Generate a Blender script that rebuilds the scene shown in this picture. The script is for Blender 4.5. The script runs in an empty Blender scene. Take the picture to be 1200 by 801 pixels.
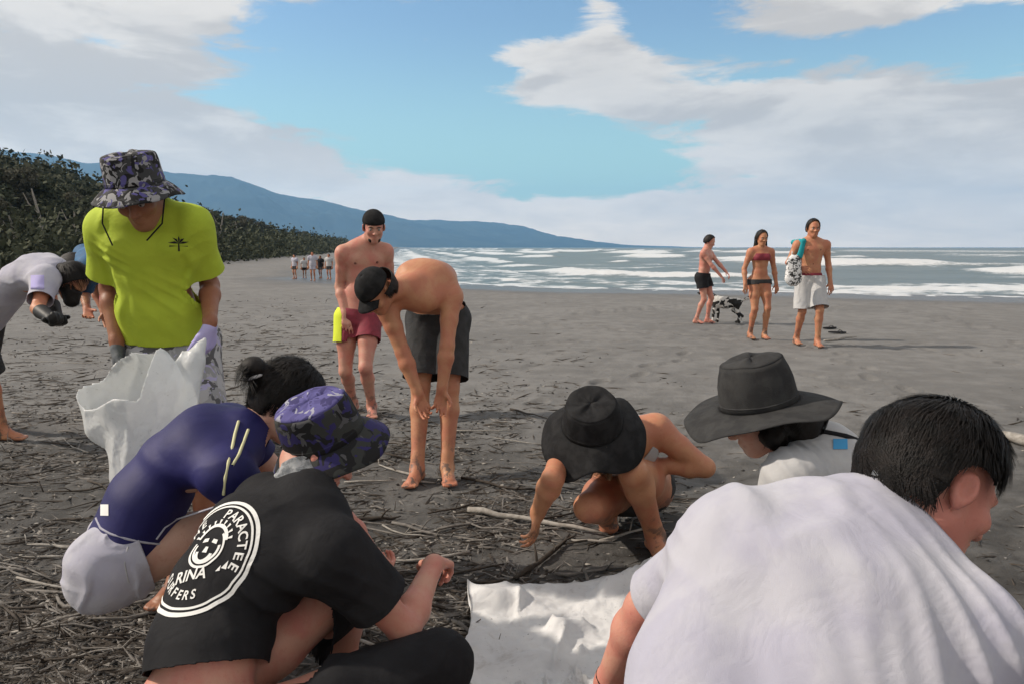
import bpy, bmesh, math, random
import numpy as np
from mathutils import Vector, Matrix
from mathutils.bvhtree import BVHTree
R_ = math.radians
sc = bpy.context.scene
COL = sc.collection
rng = np.random.default_rng(7)
random.seed(7)

# ------------------------------------------------------------------ camera
CAM_H, FPX, CX, CY = 1.40, 850.0, 600.0, 400.5
PITCH = R_(7.4)
cam_d = bpy.data.cameras.new('camera'); cam = bpy.data.objects.new('camera', cam_d); COL.objects.link(cam)
cam.location = (0, 0, CAM_H); cam.rotation_euler = (R_(90) - PITCH, 0, 0)
cam_d.sensor_width = 36; cam_d.lens = FPX * 36 / 1200; cam_d.clip_start = 0.05; cam_d.clip_end = 60000
sc.camera = cam
_f = np.array([0, math.cos(PITCH), -math.sin(PITCH)]); _u = np.array([0, math.sin(PITCH), math.cos(PITCH)])
_r = np.array([1.0, 0, 0]); _c = np.array([0, 0, CAM_H])
def ray(u, v): return _f + _r * (u - CX) / FPX - _u * (v - CY) / FPX
def K(u, v, Z): return _c + ray(u, v) * Z                     # a point seen at (u,v), Z metres away
def G(u, v, z=0.0):                                           # where that line of sight meets the sand
    d = ray(u, v); return _c + d * ((z - CAM_H) / d[2])
def A(*x): return np.array(x, float)
def nrm(v): v = np.asarray(v, float); return v / (np.linalg.norm(v) + 1e-12)
def bone(p, u, v, L, far=True):                               # a joint at distance L from p, seen at (u,v)
    d = ray(u, v); o = _c - p
    a = d @ d; b = 2 * d @ o; c = o @ o - L * L
    D = b * b - 4 * a * c
    if D <= 0:
        q = _c + d * (-b / (2 * a)); return p + nrm(q - p) * L
    t = (-b + (1 if far else -1) * math.sqrt(D)) / (2 * a)
    return _c + d * t

# ------------------------------------------------------------------ sun, sky, exposure
SUN_DIR = nrm(A(-0.86, 0.04, 0.66))                          # towards the sun
sun_d = bpy.data.lights.new('sun', 'SUN'); sun = bpy.data.objects.new('sun', sun_d); COL.objects.link(sun)
sun_d.energy = 3.9; sun_d.angle = R_(1.5); sun_d.color = (1, 0.89, 0.76)
sun.rotation_euler = Vector(SUN_DIR).to_track_quat('Z', 'Y').to_euler()
sc.view_settings.view_transform = 'Standard'; sc.view_settings.look = 'None'
sc.cycles.volume_bounces = 2
sc.view_settings.exposure = 0.24; sc.view_settings.gamma = 1.0

class NT:                                                     # short node builder
    def __init__(s, tree): s.t = tree; s.n = tree.nodes; s.l = tree.links
    def __call__(s, kind, ins=None, **props):
        n = s.n.new(kind)
        for k, v in props.items(): setattr(n, k, v)
        for k, v in (ins or {}).items():
            i = n.inputs[k]
            if isinstance(v, bpy.types.NodeSocket): s.l.new(v, i)
            else: i.default_value = v
        return n
    def math(s, op, a, b=0.0, c=None, clamp=False):
        d = {0: a, 1: b}
        if c is not None: d[2] = c
        return s('ShaderNodeMath', d, operation=op, use_clamp=clamp).outputs[0]
    def vm(s, op, a, b=None):
        d = {0: a}
        if b is not None: d[1] = b
        n = s('ShaderNodeVectorMath', d, operation=op)
        return n.outputs['Value'] if op in ('DOT_PRODUCT', 'LENGTH', 'DISTANCE') else n.outputs[0]
    def mr(s, v, a, b, c=0.0, d=1.0, smooth=True):
        return s('ShaderNodeMapRange', {0: v, 1: a, 2: b, 3: c, 4: d}, interpolation_type='SMOOTHSTEP' if smooth else 'LINEAR').outputs[0]
    def mix(s, f, a, b, mode='MIX'):
        n = s.n.new('ShaderNodeMix'); n.data_type = 'RGBA'; n.blend_type = mode
        for i, v in ((0, f), (6, a), (7, b)):
            if isinstance(v, bpy.types.NodeSocket): s.l.new(v, n.inputs[i])
            else: n.inputs[i].default_value = v if i == 0 else (tuple(v) + (1,))[:4]
        return n.outputs[2]
    def noise(s, vec, scale, detail=4, rough=0.55, dist=0.0):
        return s('ShaderNodeTexNoise', {'Vector': vec, 'Scale': scale, 'Detail': detail, 'Roughness': rough, 'Distortion': dist}).outputs[0]
    def ramp(s, f, stops, interp='LINEAR'):
        n = s('ShaderNodeValToRGB', {0: f}); e = n.color_ramp.elements; n.color_ramp.interpolation = interp
        while len(e) < len(stops): e.new(0.5)
        for i, (p, c) in enumerate(stops): e[i].position = p; e[i].color = (tuple(c) + (1,))[:4]
        return n.outputs[0]

world = bpy.data.worlds.new('World'); sc.world = world; world.use_nodes = True
W = NT(world.node_tree); W.n.clear()
sky = W('ShaderNodeTexSky', sky_type='NISHITA', sun_disc=False)
sky.sun_elevation = math.asin(SUN_DIR[2]); sky.sun_rotation = math.atan2(SUN_DIR[0], SUN_DIR[1])
sky.air_density = 1.3; sky.dust_density = 0.6; sky.ozone_density = 2.0
d_ = W('ShaderNodeTexCoord').outputs['Generated']
sx = W('ShaderNodeSeparateXYZ', {0: d_})
zc = W.math('ADD', W.math('MAXIMUM', sx.outputs[2], 0.0), 0.16)
pl = W('ShaderNodeCombineXYZ', {0: W.math('DIVIDE', sx.outputs[0], zc), 1: W.math('DIVIDE', sx.outputs[1], zc), 2: 0.0}).outputs[0]
n1 = W.noise(pl, 0.95, 7, 0.56, 0.5)
n2 = W.noise(pl, 2.6, 7, 0.62, 0.4)
n3 = W.noise(W.vm('MULTIPLY', d_, (1.0, 1.0, 4.2)), 7.0, 8, 0.66, 0.5)
cov = W.math('ADD', W.math('MULTIPLY', n1, 0.62), W.math('MULTIPLY', n2, 0.38))
cov = W.math('ADD', cov, W.math('MULTIPLY', W.math('SUBTRACT', n3, 0.5), 0.95))
cov = W.math('ADD', cov, 0.215)
def blob(u, v, rx, rz, amp):
    global cov
    c = nrm(ray(u, v)); kz = rx / rz
    dist = W.vm('DISTANCE', W.vm('MULTIPLY', d_, (1, 1, kz)), (c[0], c[1], c[2] * kz))
    cov = W.math('ADD', cov, W.mr(dist, 0.0, rx, amp, 0.0))
# gaps of clear sky (negative) and banks of cloud (positive), as seen over the bay
for b in ((470, 95, .36, .13, -.42), (330, 118, .30, .05, -.30), (520, 60, .3, .03, .16), (900, 90, .4, .02, -.18), (200, 60, .3, .02, -.12), (610, 165, .40, .075, -.42), (720, 205, .30, .05, -.36), (760, 20, .20, .075, -.34),
          (1010, 50, .36, .035, -.34), (1180, 62, .16, .05, -.34), (560, 10, .25, .08, -.30), (380, 60, .18, .09, -.2),
          (690, 90, .17, .07, .46), (840, 125, .20, .05, .18), (705, 20, .06, .10, .26), (1000, 10, .2, .05, .22), (120, 90, .42, .20, .2), (330, 195, .3, .05, .12), (1050, 190, .5, .14, .25), (600, 262, .7, .05, .2)):
    blob(*b)
mask = W.mr(cov, 0.50, 0.70)
thick = W.mr(cov, 0.66, 1.15)
shade = W.mr(W.noise(W.vm('MULTIPLY', d_, (1.0, 1.0, 3.4)), 5.0, 6, 0.6, 0.3), 0.42, 0.60)
ccol = W.mix(shade, (5.0, 4.55, 4.15), (7.0, 6.4, 5.75))
hz = W.mr(sx.outputs[2], -0.02, 0.17, 1.0, 0.0)
ccol = W.mix(W.math('MULTIPLY', hz, 0.75), ccol, (16.0, 12.6, 9.2))
ccol = W.mix(W.math('MULTIPLY', thick, 0.35), ccol, (4.9, 4.5, 4.15))
skyc = W.mix(1.0, sky.outputs[0], (.88, 1.0, 1.07), 'MULTIPLY')
skyc = W.mix(W.mr(sx.outputs[2], 0.02, 0.30, 0.65, 0.0), skyc, (4.0, 7.3, 6.2))
bg = W('ShaderNodeBackground', {'Color': W.mix(mask, skyc, ccol), 'Strength': 0.112})
W('ShaderNodeOutputWorld', {0: bg.outputs[0]})

# ------------------------------------------------------------------ numeric noise
_T = rng.random((64, 64, 64)).astype(np.float32)
def vn3(p):
    p = np.asarray(p, np.float32); i = np.floor(p).astype(np.int32); f = p - i; f = f * f * (3 - 2 * f)
    i0 = i & 63; i1 = (i + 1) & 63
    x0, y0, z0 = i0[..., 0], i0[..., 1], i0[..., 2]; x1, y1, z1 = i1[..., 0], i1[..., 1], i1[..., 2]
    fx, fy, fz = f[..., 0], f[..., 1], f[..., 2]
    a = _T[x0, y0, z0] * (1 - fx) + _T[x1, y0, z0] * fx; b = _T[x0, y1, z0] * (1 - fx) + _T[x1, y1, z0] * fx
    c = _T[x0, y0, z1] * (1 - fx) + _T[x1, y0, z1] * fx; e = _T[x0, y1, z1] * (1 - fx) + _T[x1, y1, z1] * fx
    return (a * (1 - fy) + b * fy) * (1 - fz) + (c * (1 - fy) + e * fy) * fz
def fbm2(x, y, s, oct=4, seed=0.0):
    r = 0; a = 1; t = 0
    for k in range(oct):
        r = r + a * vn3(np.stack([x * s + seed, y * s + seed * 1.7, np.full_like(x, k * 3.3 + seed)], -1)); t += a; a *= 0.5; s *= 2.03
    return r / t

# ------------------------------------------------------------------ mesh helpers
def mesh_np(name, V, F, smooth=True, attr=None):
    V = np.asarray(V, np.float32); F = np.asarray(F, np.int32); n = F.shape[1]
    me = bpy.data.meshes.new(name); me.vertices.add(len(V)); me.vertices.foreach_set('co', V.ravel())
    me.loops.add(F.size); me.loops.foreach_set('vertex_index', F.ravel())
    me.polygons.add(len(F)); me.polygons.foreach_set('loop_start', np.arange(0, F.size, n, dtype=np.int32))
    me.polygons.foreach_set('loop_total', np.full(len(F), n, np.int32))
    me.polygons.foreach_set('use_smooth', np.full(len(F), smooth, bool))
    me.update(calc_edges=True)
    for k, a in (attr or {}).items():
        at = me.attributes.new(k, 'FLOAT', 'POINT'); at.data.foreach_set('value', np.asarray(a, np.float32))
    return me
def link(name, me, mat=None, parent=None, loc=None):
    o = bpy.data.objects.new(name, me); COL.objects.link(o)
    if mat is not None and me is not None and not me.materials: me.materials.append(mat)
    if parent is not None:
        o.parent = parent
        if loc is None: o.location = -parent.location        # the mesh is in world coordinates; parents are unrotated
    if loc is not None: o.location = loc
    return o
def tag(o, label=None, cat=None, group=None, kind=None):
    for k, v in (('label', label), ('category', cat), ('group', group), ('kind', kind)):
        if v: o[k] = v
    return o
def empty(name, loc, label=None, cat=None, group=None):
    o = bpy.data.objects.new(name, None); COL.objects.link(o); o.location = tuple(float(c) for c in loc); o.empty_display_size = 0.1
    return tag(o, label, cat, group)
def grid_faces(nu, nv, wrap=False):
    a = np.arange(nu * nv).reshape(nu, nv)
    if wrap: a = np.concatenate([a, a[:, :1]], 1)
    return np.stack([a[:-1, :-1], a[1:, :-1], a[1:, 1:], a[:-1, 1:]], -1).reshape(-1, 4)
def tube(pts, rad, nseg=8, lump=0.0):
    pts = [np.asarray(p, float) for p in pts]; n = len(pts); V = []
    side = None
    for i in range(n):
        t = nrm(pts[min(i + 1, n - 1)] - pts[max(i - 1, 0)])
        if side is None: side = nrm(np.cross(t, A(0.3, 0.2, 0.93)))
        side = nrm(side - t * (side @ t)); b = np.cross(t, side)
        r = rad[i] if hasattr(rad, '__len__') else rad
        for k in range(nseg):
            a = 2 * math.pi * k / nseg
            V.append(pts[i] + (side * math.cos(a) + b * math.sin(a)) * r * (1 + lump * (random.random() - .5)))
    F = [tuple(x) for x in grid_faces(n, nseg, True)]
    return np.array(V), np.array(F)
def capped(V, F, nseg):                                       # close a tube with end fans (as quads)
    V = np.asarray(V); n = len(V)
    V2 = np.vstack([V, V[:nseg].mean(0), V[-nseg:].mean(0)])
    E = []
    for k in range(0, nseg, 2):
        E.append((k, (k + 1) % nseg, (k + 2) % nseg, n)); E.append((n - nseg + (k + 2) % nseg, n - nseg + (k + 1) % nseg, n - nseg + k, n + 1))
    return V2, np.vstack([F, np.array(E)])
def join(parts):
    V = []; F = []; o = 0
    for v, f in parts: V.append(v); F.append(np.asarray(f) + o); o += len(v)
    return np.vstack(V), np.vstack(F)

# ------------------------------------------------------------------ materials
def mat(name, col, rough=0.6, col2=None, scale=12.0, bump=0.0, bscale=200.0, sss=0.0, spec=0.3, fn=None, sheen=0.0, trans=0.0, wr=0.0, wsc=9.0):
    m = bpy.data.materials.new(name); m.use_nodes = True; N = NT(m.node_tree); N.n.clear()
    P = N('ShaderNodeBsdfPrincipled'); co = N('ShaderNodeTexCoord').outputs['Object']
    c = col
    if col2 is not None:
        c = N.mix(N.mr(N.noise(co, scale, 5, 0.6, 0.3), 0.38, 0.62), col, col2)
    if fn: c = fn(N, co, c)
    if isinstance(c, bpy.types.NodeSocket): N.l.new(c, P.inputs['Base Color'])
    else: P.inputs['Base Color'].default_value = (tuple(c) + (1,))[:4]
    P.inputs['Roughness'].default_value = rough; P.inputs['Specular IOR Level'].default_value = spec
    if sheen: P.inputs['Sheen Weight'].default_value = sheen
    if sss:
        P.inputs['Subsurface Weight'].default_value = sss; P.inputs['Subsurface Radius'].default_value = (0.012, 0.004, 0.002); P.inputs['Subsurface Scale'].default_value = 1.0
    if bump:
        b = N('ShaderNodeBump', {'Height': N.noise(co, bscale, 4, 0.6), 'Strength': bump, 'Distance': 0.004})
        N.l.new(b.outputs[0], P.inputs['Normal'])
        if wr:
            w0 = N.noise(co, wsc, 3, .5, 1.6); w1 = N.noise(N.vm('ADD', co, (3, 7, 1)), wsc * 2.3, 3, .5, 1.2)
            rg = N.math('ADD', N.math('ABSOLUTE', N.math('SUBTRACT', w0, .5)), N.math('MULTIPLY', N.math('ABSOLUTE', N.math('SUBTRACT', w1, .5)), .5))
            b2 = N('ShaderNodeBump', {'Height': N.mr(rg, 0.0, .16), 'Strength': wr, 'Distance': 0.012, 'Normal': b.outputs[0]}); N.l.new(b2.outputs[0], P.inputs['Normal'])
    out = P.outputs[0]
    if trans:
        T = N('ShaderNodeBsdfTranslucent', {'Color': (0.85, 0.87, 0.87, 1)}); out = N('ShaderNodeMixShader', {0: trans, 1: out, 2: T.outputs[0]}).outputs[0]
    N('ShaderNodeOutputMaterial', {0: out})
    return m
def skinfn(red):
    def f(N, co, c):
        a = N.mix(N.mr(N.noise(co, 6.0, 6, 0.65, .6), 0.36, 0.62, 0, 0.85), c, red)
        zz = N('ShaderNodeSeparateXYZ', {0: co}).outputs[2]; sm = N.math('MULTIPLY', N.mr(N.noise(co, 14.0, 6, .7, .4), .50, .60), N.mr(zz, .05, .34, .85, 0.0))
        a = N.mix(sm, a, (.075, .07, .065))
        return N.mix(N.mr(N.noise(co, 60.0, 3, 0.6), 0.55, 0.8, 0, 0.35), a, (red[0] * .7, red[1] * .6, red[2] * .55))
    return f
def dirty(N, co, c):
    n = N.noise(co, 4.0, 7, .72, .6); k = N.noise(co, 55.0, 4, .7)
    c = N.mix(N.mr(n, .54, .70, 0, .55), c, (.30, .27, .23)); return N.mix(N.mr(k, .62, .72, 0, .5), c, (.16, .15, .14))
M = {}
M['skin_pink'] = mat('pink_skin', (0.54, 0.29, 0.21), 0.5, fn=skinfn((0.52, 0.19, 0.15)), sss=0.12, bump=0.25, bscale=260)
M['skin_tan'] = mat('tanned_skin', (0.49, 0.245, 0.135), 0.5, fn=skinfn((0.44, 0.165, 0.10)), sss=0.10, bump=0.25, bscale=260)
M['skin_brown'] = mat('brown_skin', (0.33, 0.155, 0.08), 0.45, fn=skinfn((0.27, 0.105, 0.06)), sss=0.08, bump=0.25, bscale=260)
M['skin_light'] = mat('light_skin', (0.58, 0.36, 0.27), 0.46, fn=skinfn((0.53, 0.26, 0.20)), sss=0.12, bump=0.25, bscale=260)
M['brow_skin'] = mat('dark_skin_detail', (.17, .07, .05), .6)
M['hair'] = mat('black_hair', (0.008, 0.007, 0.0065), 0.55, (0.014, 0.011, 0.010), 40, 0.5, 300, spec=0.22)
M['hair_brown'] = mat('brown_hair', (0.09, 0.045, 0.02), 0.45, (0.18, 0.10, 0.045), 60, 0.5, 300)
M['white'] = mat('white_cotton', (0.46, 0.458, 0.51), 0.85, (0.40, 0.395, 0.475), 6, 0.35, 900, spec=0.15, sheen=0.15, wr=0.09, wsc=5.5)  # lavender tint puts the sky-coloured shade of the folds into the cloth colour
M['grey_white'] = mat('pale_grey_cloth', (0.50, 0.50, 0.50), 0.85, (0.44, 0.44, 0.45), 8, 0.35, 700, spec=0.15, wr=0.09, wsc=5.5)
M['lavender'] = mat('lavender_cloth', (0.42, 0.38, 0.68), 0.85, (0.48, 0.44, 0.72), 8, 0.35, 700, spec=0.15)
M['black'] = mat('black_cotton', (0.014, 0.014, 0.016), 0.85, (0.02, 0.02, 0.022), 8, 0.35, 800, spec=0.15, wr=0.12, wsc=5.5)
M['charcoal'] = mat('charcoal_cloth', (0.04, 0.041, 0.042), 0.85, (0.052, 0.052, 0.054), 14, 0.4, 500, spec=0.15, wr=0.15, wsc=5.5)
M['hat_black'] = mat('black_felt', (0.017, 0.017, 0.018), 0.9, (0.027, 0.027, 0.028), 20, 0.5, 500, spec=0.1)
M['hat_grey'] = mat('grey_canvas', (0.036, 0.036, 0.037), 0.9, (0.050, 0.050, 0.050), 20, 0.5, 500, spec=0.1)
M['navy'] = mat('navy_rash_fabric', (0.011, 0.011, 0.080), 0.6, (0.016, 0.015, 0.10), 6, 0.25, 900, spec=0.3, wr=0.04, wsc=5.5)
M['neon'] = mat('lime_yellow_fabric', (0.46, 0.57, 0.05), 0.75, (0.42, 0.53, 0.045), 7, 0.3, 800, spec=0.2, wr=0.09, wsc=5.5)
M['yellow'] = mat('yellow_fabric', (0.65, 0.75, 0.05), 0.7, spec=0.2)
M['red'] = mat('red_fabric', (0.25, 0.035, 0.055), 0.7, (0.20, 0.03, 0.045), 20, 0.2, 600)
M['magenta'] = mat('hot_pink_plastic', (0.75, 0.08, 0.22), 0.5)
M['blue'] = mat('blue_fabric', (0.02, 0.12, 0.26), 0.7, (0.02, 0.09, 0.2), 8, 0.3, 600)
M['teal'] = mat('teal_fabric', (0.01, 0.28, 0.32), 0.7)
M['glove'] = mat('black_rubber', (0.015, 0.015, 0.015), 0.55)
M['grey_glove'] = mat('grey_work_glove', (0.10, 0.11, 0.12), 0.8, (0.14, 0.15, 0.16), 30, 0.4, 400)
M['bag'] = mat('translucent_white_plastic', (0.84, 0.85, 0.85), 0.35, (0.76, 0.77, 0.78), 5, 0.2, 60, fn=dirty, spec=0.5, trans=0.45, wr=.22, wsc=5)
M['tarp'] = mat('white_woven_plastic', (0.78, 0.78, 0.78), 0.6, (0.68, 0.68, 0.69), 5, 0.5, 420, fn=dirty, spec=0.3, trans=0.15, wr=.16, wsc=5)
M['print_white'] = mat('white_print', (0.72, 0.72, 0.70), 0.8)
M['print_black'] = mat('black_print', (0.02, 0.02, 0.02), 0.8)
M['cord'] = mat('pale_cord', (0.62, 0.60, 0.36), 0.8)
M['blue_print'] = mat('blue_print', (0.05, 0.30, 0.58), 0.7)
M['eye'] = mat('eye_white', (0.34, 0.31, 0.29), 0.3)
M['brow'] = mat('brow_hair', (0.02, 0.014, 0.01), 0.7)
M['bandana'] = mat('grey_patterned_cloth', (0.13, 0.14, 0.15), 0.8, (0.34, 0.35, 0.36), 45, 0.3, 500)
def camo(c1, c2, c3, c4, s=16):
    def f(N, co, c):
        w = N.vm('ADD', co, N.vm('SCALE', co)) if False else co
        a = N.noise(w, s, 2, 0.5, 1.0); b = N.noise(N.vm('ADD', w, (5, 3, 1)), s * 1.3, 2, 0.5, 1.2); e = N.noise(N.vm('ADD', w, (1, 9, 4)), s * 1.1, 2, .5, 1.5)
        r = N.mix(N.mr(a, 0.49, 0.51), c1, c2); r = N.mix(N.mr(b, 0.55, 0.565), r, c3); return N.mix(N.mr(e, 0.60, 0.615), r, c4)
    return f
M['camo_grey'] = mat('dark_leaf_print_canvas', (0, 0, 0), 0.85, fn=camo((.014, .014, .015), (.05, .052, .054), (.30, .30, .31), (.10, .09, .26), 20), bump=0.3, bscale=500)
M['camo_blue'] = mat('dark_camouflage_canvas', (0, 0, 0), 0.85, fn=camo((.012, .012, .013), (.035, .037, .035), (.028, .023, .10), (.08, .08, .085), 14), bump=0.3, bscale=500)
M['camo_top'] = mat('violet_blue_canvas', (0, 0, 0), 0.85, fn=camo((.075, .066, .20), (.10, .09, .25), (.04, .034, .12), (.30, .30, .36), 18), bump=0.3, bscale=500)
M['pattern_shorts'] = mat('grey_printed_board_shorts', (0, 0, 0), 0.8, fn=camo((.34, .345, .35), (.46, .46, .47), (.12, .12, .125), (.46, .44, .64), 12), bump=0.3, bscale=500, wr=0.15, wsc=5.5)
M['dog'] = mat('black_and_white_dog_fur', (0, 0, 0), 0.9, fn=camo((.02, .02, .02), (.62, .61, .58), (.02, .02, .02), (.6, .6, .58), 5), bump=0.8, bscale=120)
M['spot'] = mat('black_and_white_print', (0, 0, 0), 0.8, fn=camo((.75, .75, .75), (.03, .03, .03), (.75, .75, .75), (.04, .04, .04), 16), bump=0.3, bscale=400)

# ------------------------------------------------------------------ distance-field modelling (bodies and clothes grow as one surface)
def seg(a, b, ra, rb, fl=None, k=0.02, op=1): return ['s', A(*a), A(*b), ra, rb, fl, k, op]
def ell(c, ax, r, k=0.02, op=1): return ['e', A(*c), np.array([nrm(x) for x in ax]), A(*r), 0, None, k, op]
def pd(pr, P):
    if pr[0] == 's':
        a, b, ra, rb, fl = pr[1:6]; ba = b - a; pa = P - a
        t = np.clip((pa @ ba) / (ba @ ba + 1e-9), 0, 1); q = pa - t[..., None] * ba
        if fl is not None:
            for ax, s in fl:
                q = q + ((1 / s - 1) * (q @ ax))[..., None] * ax
        return np.sqrt((q * q).sum(-1)) - (ra + (rb - ra) * t)
    c, Rm, r = pr[1:4]; q = (P - c) @ Rm.T
    k0 = np.sqrt(((q / r) ** 2).sum(-1)); k1 = np.sqrt(((q / (r * r)) ** 2).sum(-1)) + 1e-6
    return k0 * (k0 - 1) / k1
def comb(d, e, k, op):
    if op < 0:
        e = -e; h = np.clip(0.5 - 0.5 * (d - e) / k, 0, 1); return d * (1 - h) + e * h + k * h * (1 - h)
    h = np.clip(0.5 + 0.5 * (e - d) / k, 0, 1); return e * (1 - h) + d * h - k * h * (1 - h)
def pbox(pr):
    if pr[0] == 's':
        f = max([1] + [s for _, s in (pr[5] or [])]); r = max(pr[3], pr[4]) * f
        return np.minimum(pr[1], pr[2]) - r, np.maximum(pr[1], pr[2]) + r
    r = pr[3].max(); return pr[1] - r, pr[1] + r
_EDG = [((0,0,0),(1,0,0)),((0,1,0),(1,1,0)),((0,0,1),(1,0,1)),((0,1,1),(1,1,1)),((0,0,0),(0,1,0)),((1,0,0),(1,1,0)),((0,0,1),(0,1,1)),((1,0,1),(1,1,1)),
        ((0,0,0),(0,0,1)),((1,0,0),(1,0,1)),((0,1,0),(0,1,1)),((1,1,0),(1,1,1))]
def sdf_mesh(prims, h, disp=None, damp=0.0):
    lo = np.min([pbox(p)[0] for p in prims if p[7] > 0], 0) - 0.03 - damp; hi = np.max([pbox(p)[1] for p in prims if p[7] > 0], 0) + 0.03 + damp
    B = 8; nb = np.ceil((hi - lo) / (B * h)).astype(int) + 1
    bi = np.stack(np.meshgrid(*[np.arange(n) for n in nb], indexing='ij'), -1).reshape(-1, 3)
    cen = lo + (bi + 0.5) * B * h; rad = 0.87 * B * h
    Dp = []; d = np.full(len(cen), 9.0)
    for p in prims:
        e = pd(p, cen); Dp.append(e); d = comb(d, e, p[6], p[7])
    act = np.abs(d) < rad * 1.35 + damp + 0.015
    vol = np.where(d < 0, -1.0, 1.0).astype(np.float32).reshape(nb)
    V = np.repeat(np.repeat(np.repeat(vol, B, 0), B, 1), B, 2)
    ai = bi[act]; ac = cen[act]; da = d[act]
    o = np.stack(np.meshgrid(*[np.arange(B)] * 3, indexing='ij'), -1).reshape(-1, 3)
    P = (lo + (ai[:, None, :] * B + o[None]) * h)                       # blocks x 512 x 3
    D = np.full(P.shape[:2], 9.0)
    for p, e in zip(prims, Dp):
        e = e[act]
        m = (e < np.maximum(da, 0) + 2.3 * rad + p[6]) if p[7] > 0 else (e < 2 * rad + p[6])
        if m.any(): D[m] = comb(D[m], pd(p, P[m]), p[6], p[7])
    if disp is not None:
        nr = np.abs(D) < damp + 3 * h
        D[nr] += disp(P[nr])
    I = (ai[:, None, :] * B + o[None]).reshape(-1, 3)
    V[I[:, 0], I[:, 1], I[:, 2]] = D.reshape(-1)
    ins = V < 0
    c = np.zeros([s - 1 for s in V.shape], np.int8)
    for dx in (0, 1):
        for dy in (0, 1):
            for dz in (0, 1):
                c += ins[dx:dx + c.shape[0], dy:dy + c.shape[1], dz:dz + c.shape[2]]
    idx = np.argwhere((c > 0) & (c < 8)); vid = np.full(c.shape, -1, np.int32); vid[idx[:, 0], idx[:, 1], idx[:, 2]] = np.arange(len(idx))
    acc = np.zeros((len(idx), 3)); cnt = np.zeros(len(idx))
    for o1, o2 in _EDG:
        i1 = idx + o1; i2 = idx + o2; v1 = V[i1[:, 0], i1[:, 1], i1[:, 2]]; v2 = V[i2[:, 0], i2[:, 1], i2[:, 2]]
        m = (v1 < 0) != (v2 < 0); t = np.where(m, v1 / np.where(m, v1 - v2, 1), 0)
        acc[m] += (np.array(o1) + (np.array(o2) - np.array(o1)) * t[:, None])[m]; cnt[m] += 1
    vert = lo + (idx + acc / cnt[:, None]) * h
    Q = []
    for ax in range(3):
        a = [slice(0, s - 1) for s in V.shape]; b = list(a); b[ax] = slice(1, V.shape[ax])
        e = ins[tuple(a)] != ins[tuple(b)]
        E = np.argwhere(e); o_ = [k for k in range(3) if k != ax]
        E = E[(E[:, o_[0]] > 0) & (E[:, o_[1]] > 0)]
        s_in = ins[E[:, 0], E[:, 1], E[:, 2]]
        u = np.zeros(3, int); u[o_[0]] = 1; w = np.zeros(3, int); w[o_[1]] = 1
        g = lambda X: vid[X[:, 0], X[:, 1], X[:, 2]]
        q = np.stack([g(E - u - w), g(E - w), g(E), g(E - u)], 1)
        flip = s_in if ax != 1 else ~s_in
        q[~flip] = q[~flip][:, ::-1]; Q.append(q)
    Q = np.vstack(Q); Q = Q[(Q >= 0).all(1)]
    # one light smoothing pass
    nb_ = np.zeros_like(vert); n_ = np.zeros(len(vert))
    for k in range(4):
        np.add.at(nb_, Q[:, k], vert[Q[:, (k + 1) % 4]]); np.add.at(n_, Q[:, k], 1)
    vert = np.where(n_[:, None] > 0, vert * 0.55 + 0.45 * nb_ / np.maximum(n_, 1)[:, None], vert)
    return vert, Q
def cut(V, F, fs):                                            # open the shell where f(p) > 0, with a clean edge
    for f in fs:
        d = f(V); keep = (d[F] < 0).any(1); F = F[keep]
        m = d > 0; e = 1e-3
        if m.any():
            P = V[m]; g = np.stack([f(P + A(*(e if k == j else 0 for j in range(3)))) - d[m] for k in range(3)], -1) / e
            g = g / np.maximum((g * g).sum(-1, keepdims=True), 1e-3)
            V = V.copy(); V[m] = P - np.clip(d[m], 0, 0.03)[:, None] * g
    u, inv = np.unique(F, return_inverse=True)
    return V[u], inv.reshape(F.shape)
def plane(pt, n, c=None, r=9.0):
    pt = np.asarray(pt, float); n = nrm(n); c = pt if c is None else c
    return lambda P: np.where(((P - c) ** 2).sum(-1) < r * r, (P - pt) @ n, -1.0)
def caps(a, b, r): return lambda P: -pd(['s', A(*a), A(*b), r, r, None, 0, 1], P)
def shell(name, V, F, m, parent, th=0.003):
    o = link(name, mesh_np(name, V, F), m, parent)
    s = o.modifiers.new('cloth_thickness', 'SOLIDIFY'); s.thickness = th; s.offset = -1
    return o
def folds(amp, scale, axis=(0, 0, 1), stretch=3.5, seed=0.0, extra=()):
    ax = nrm(axis)
    def f(P):
        Q = P + 0.035 * np.stack([vn3(P * 9 + seed) - .5, vn3(P * 9 + seed + 7) - .5, vn3(P * 9 + seed + 13) - .5], -1) * 2
        Q = Q - (1 - 1 / stretch) * (Q @ ax)[..., None] * ax
        Q = Q + .05 * np.stack([vn3(P * 3.5 + seed + 21), vn3(P * 3.5 + seed + 27), vn3(P * 3.5 + seed + 33)], -1)
        a = 1 - np.clip(np.abs(vn3(Q * scale + seed) - .5) * 6.5, 0, 1); b = 1 - np.clip(np.abs(vn3(Q * scale * 1.9 + seed + 5) - .5) * 6, 0, 1)
        k = np.clip(vn3(P * 4.5 + seed + 2) * 2.2 - .5, 0, 1)
        r = -amp * (a * a * (3 - 2 * a) * k * 1.3 + b * b * .6 * (1 - k) * .8 - .3) + amp * 1.2 * (vn3(P * 5 + seed) - .5)
        for o, d, lam, am, rr in extra:
            q = P - o; w = np.exp(-(q * q).sum(-1) / (rr * rr))
            ph = (q @ nrm(d)) / lam * (1 + .25 * np.sin((q @ nrm(d)) * 11)) + 1.5 * (vn3(P * 4 + 3 + seed) - .5)
            s = .5 + .5 * np.sin(ph * 2 * math.pi); r = r - am * 1.6 * w * (s ** 2.2 - .35) * (.35 + .9 * vn3(P * 5 + 9 + seed))
        return r
    return f

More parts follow.
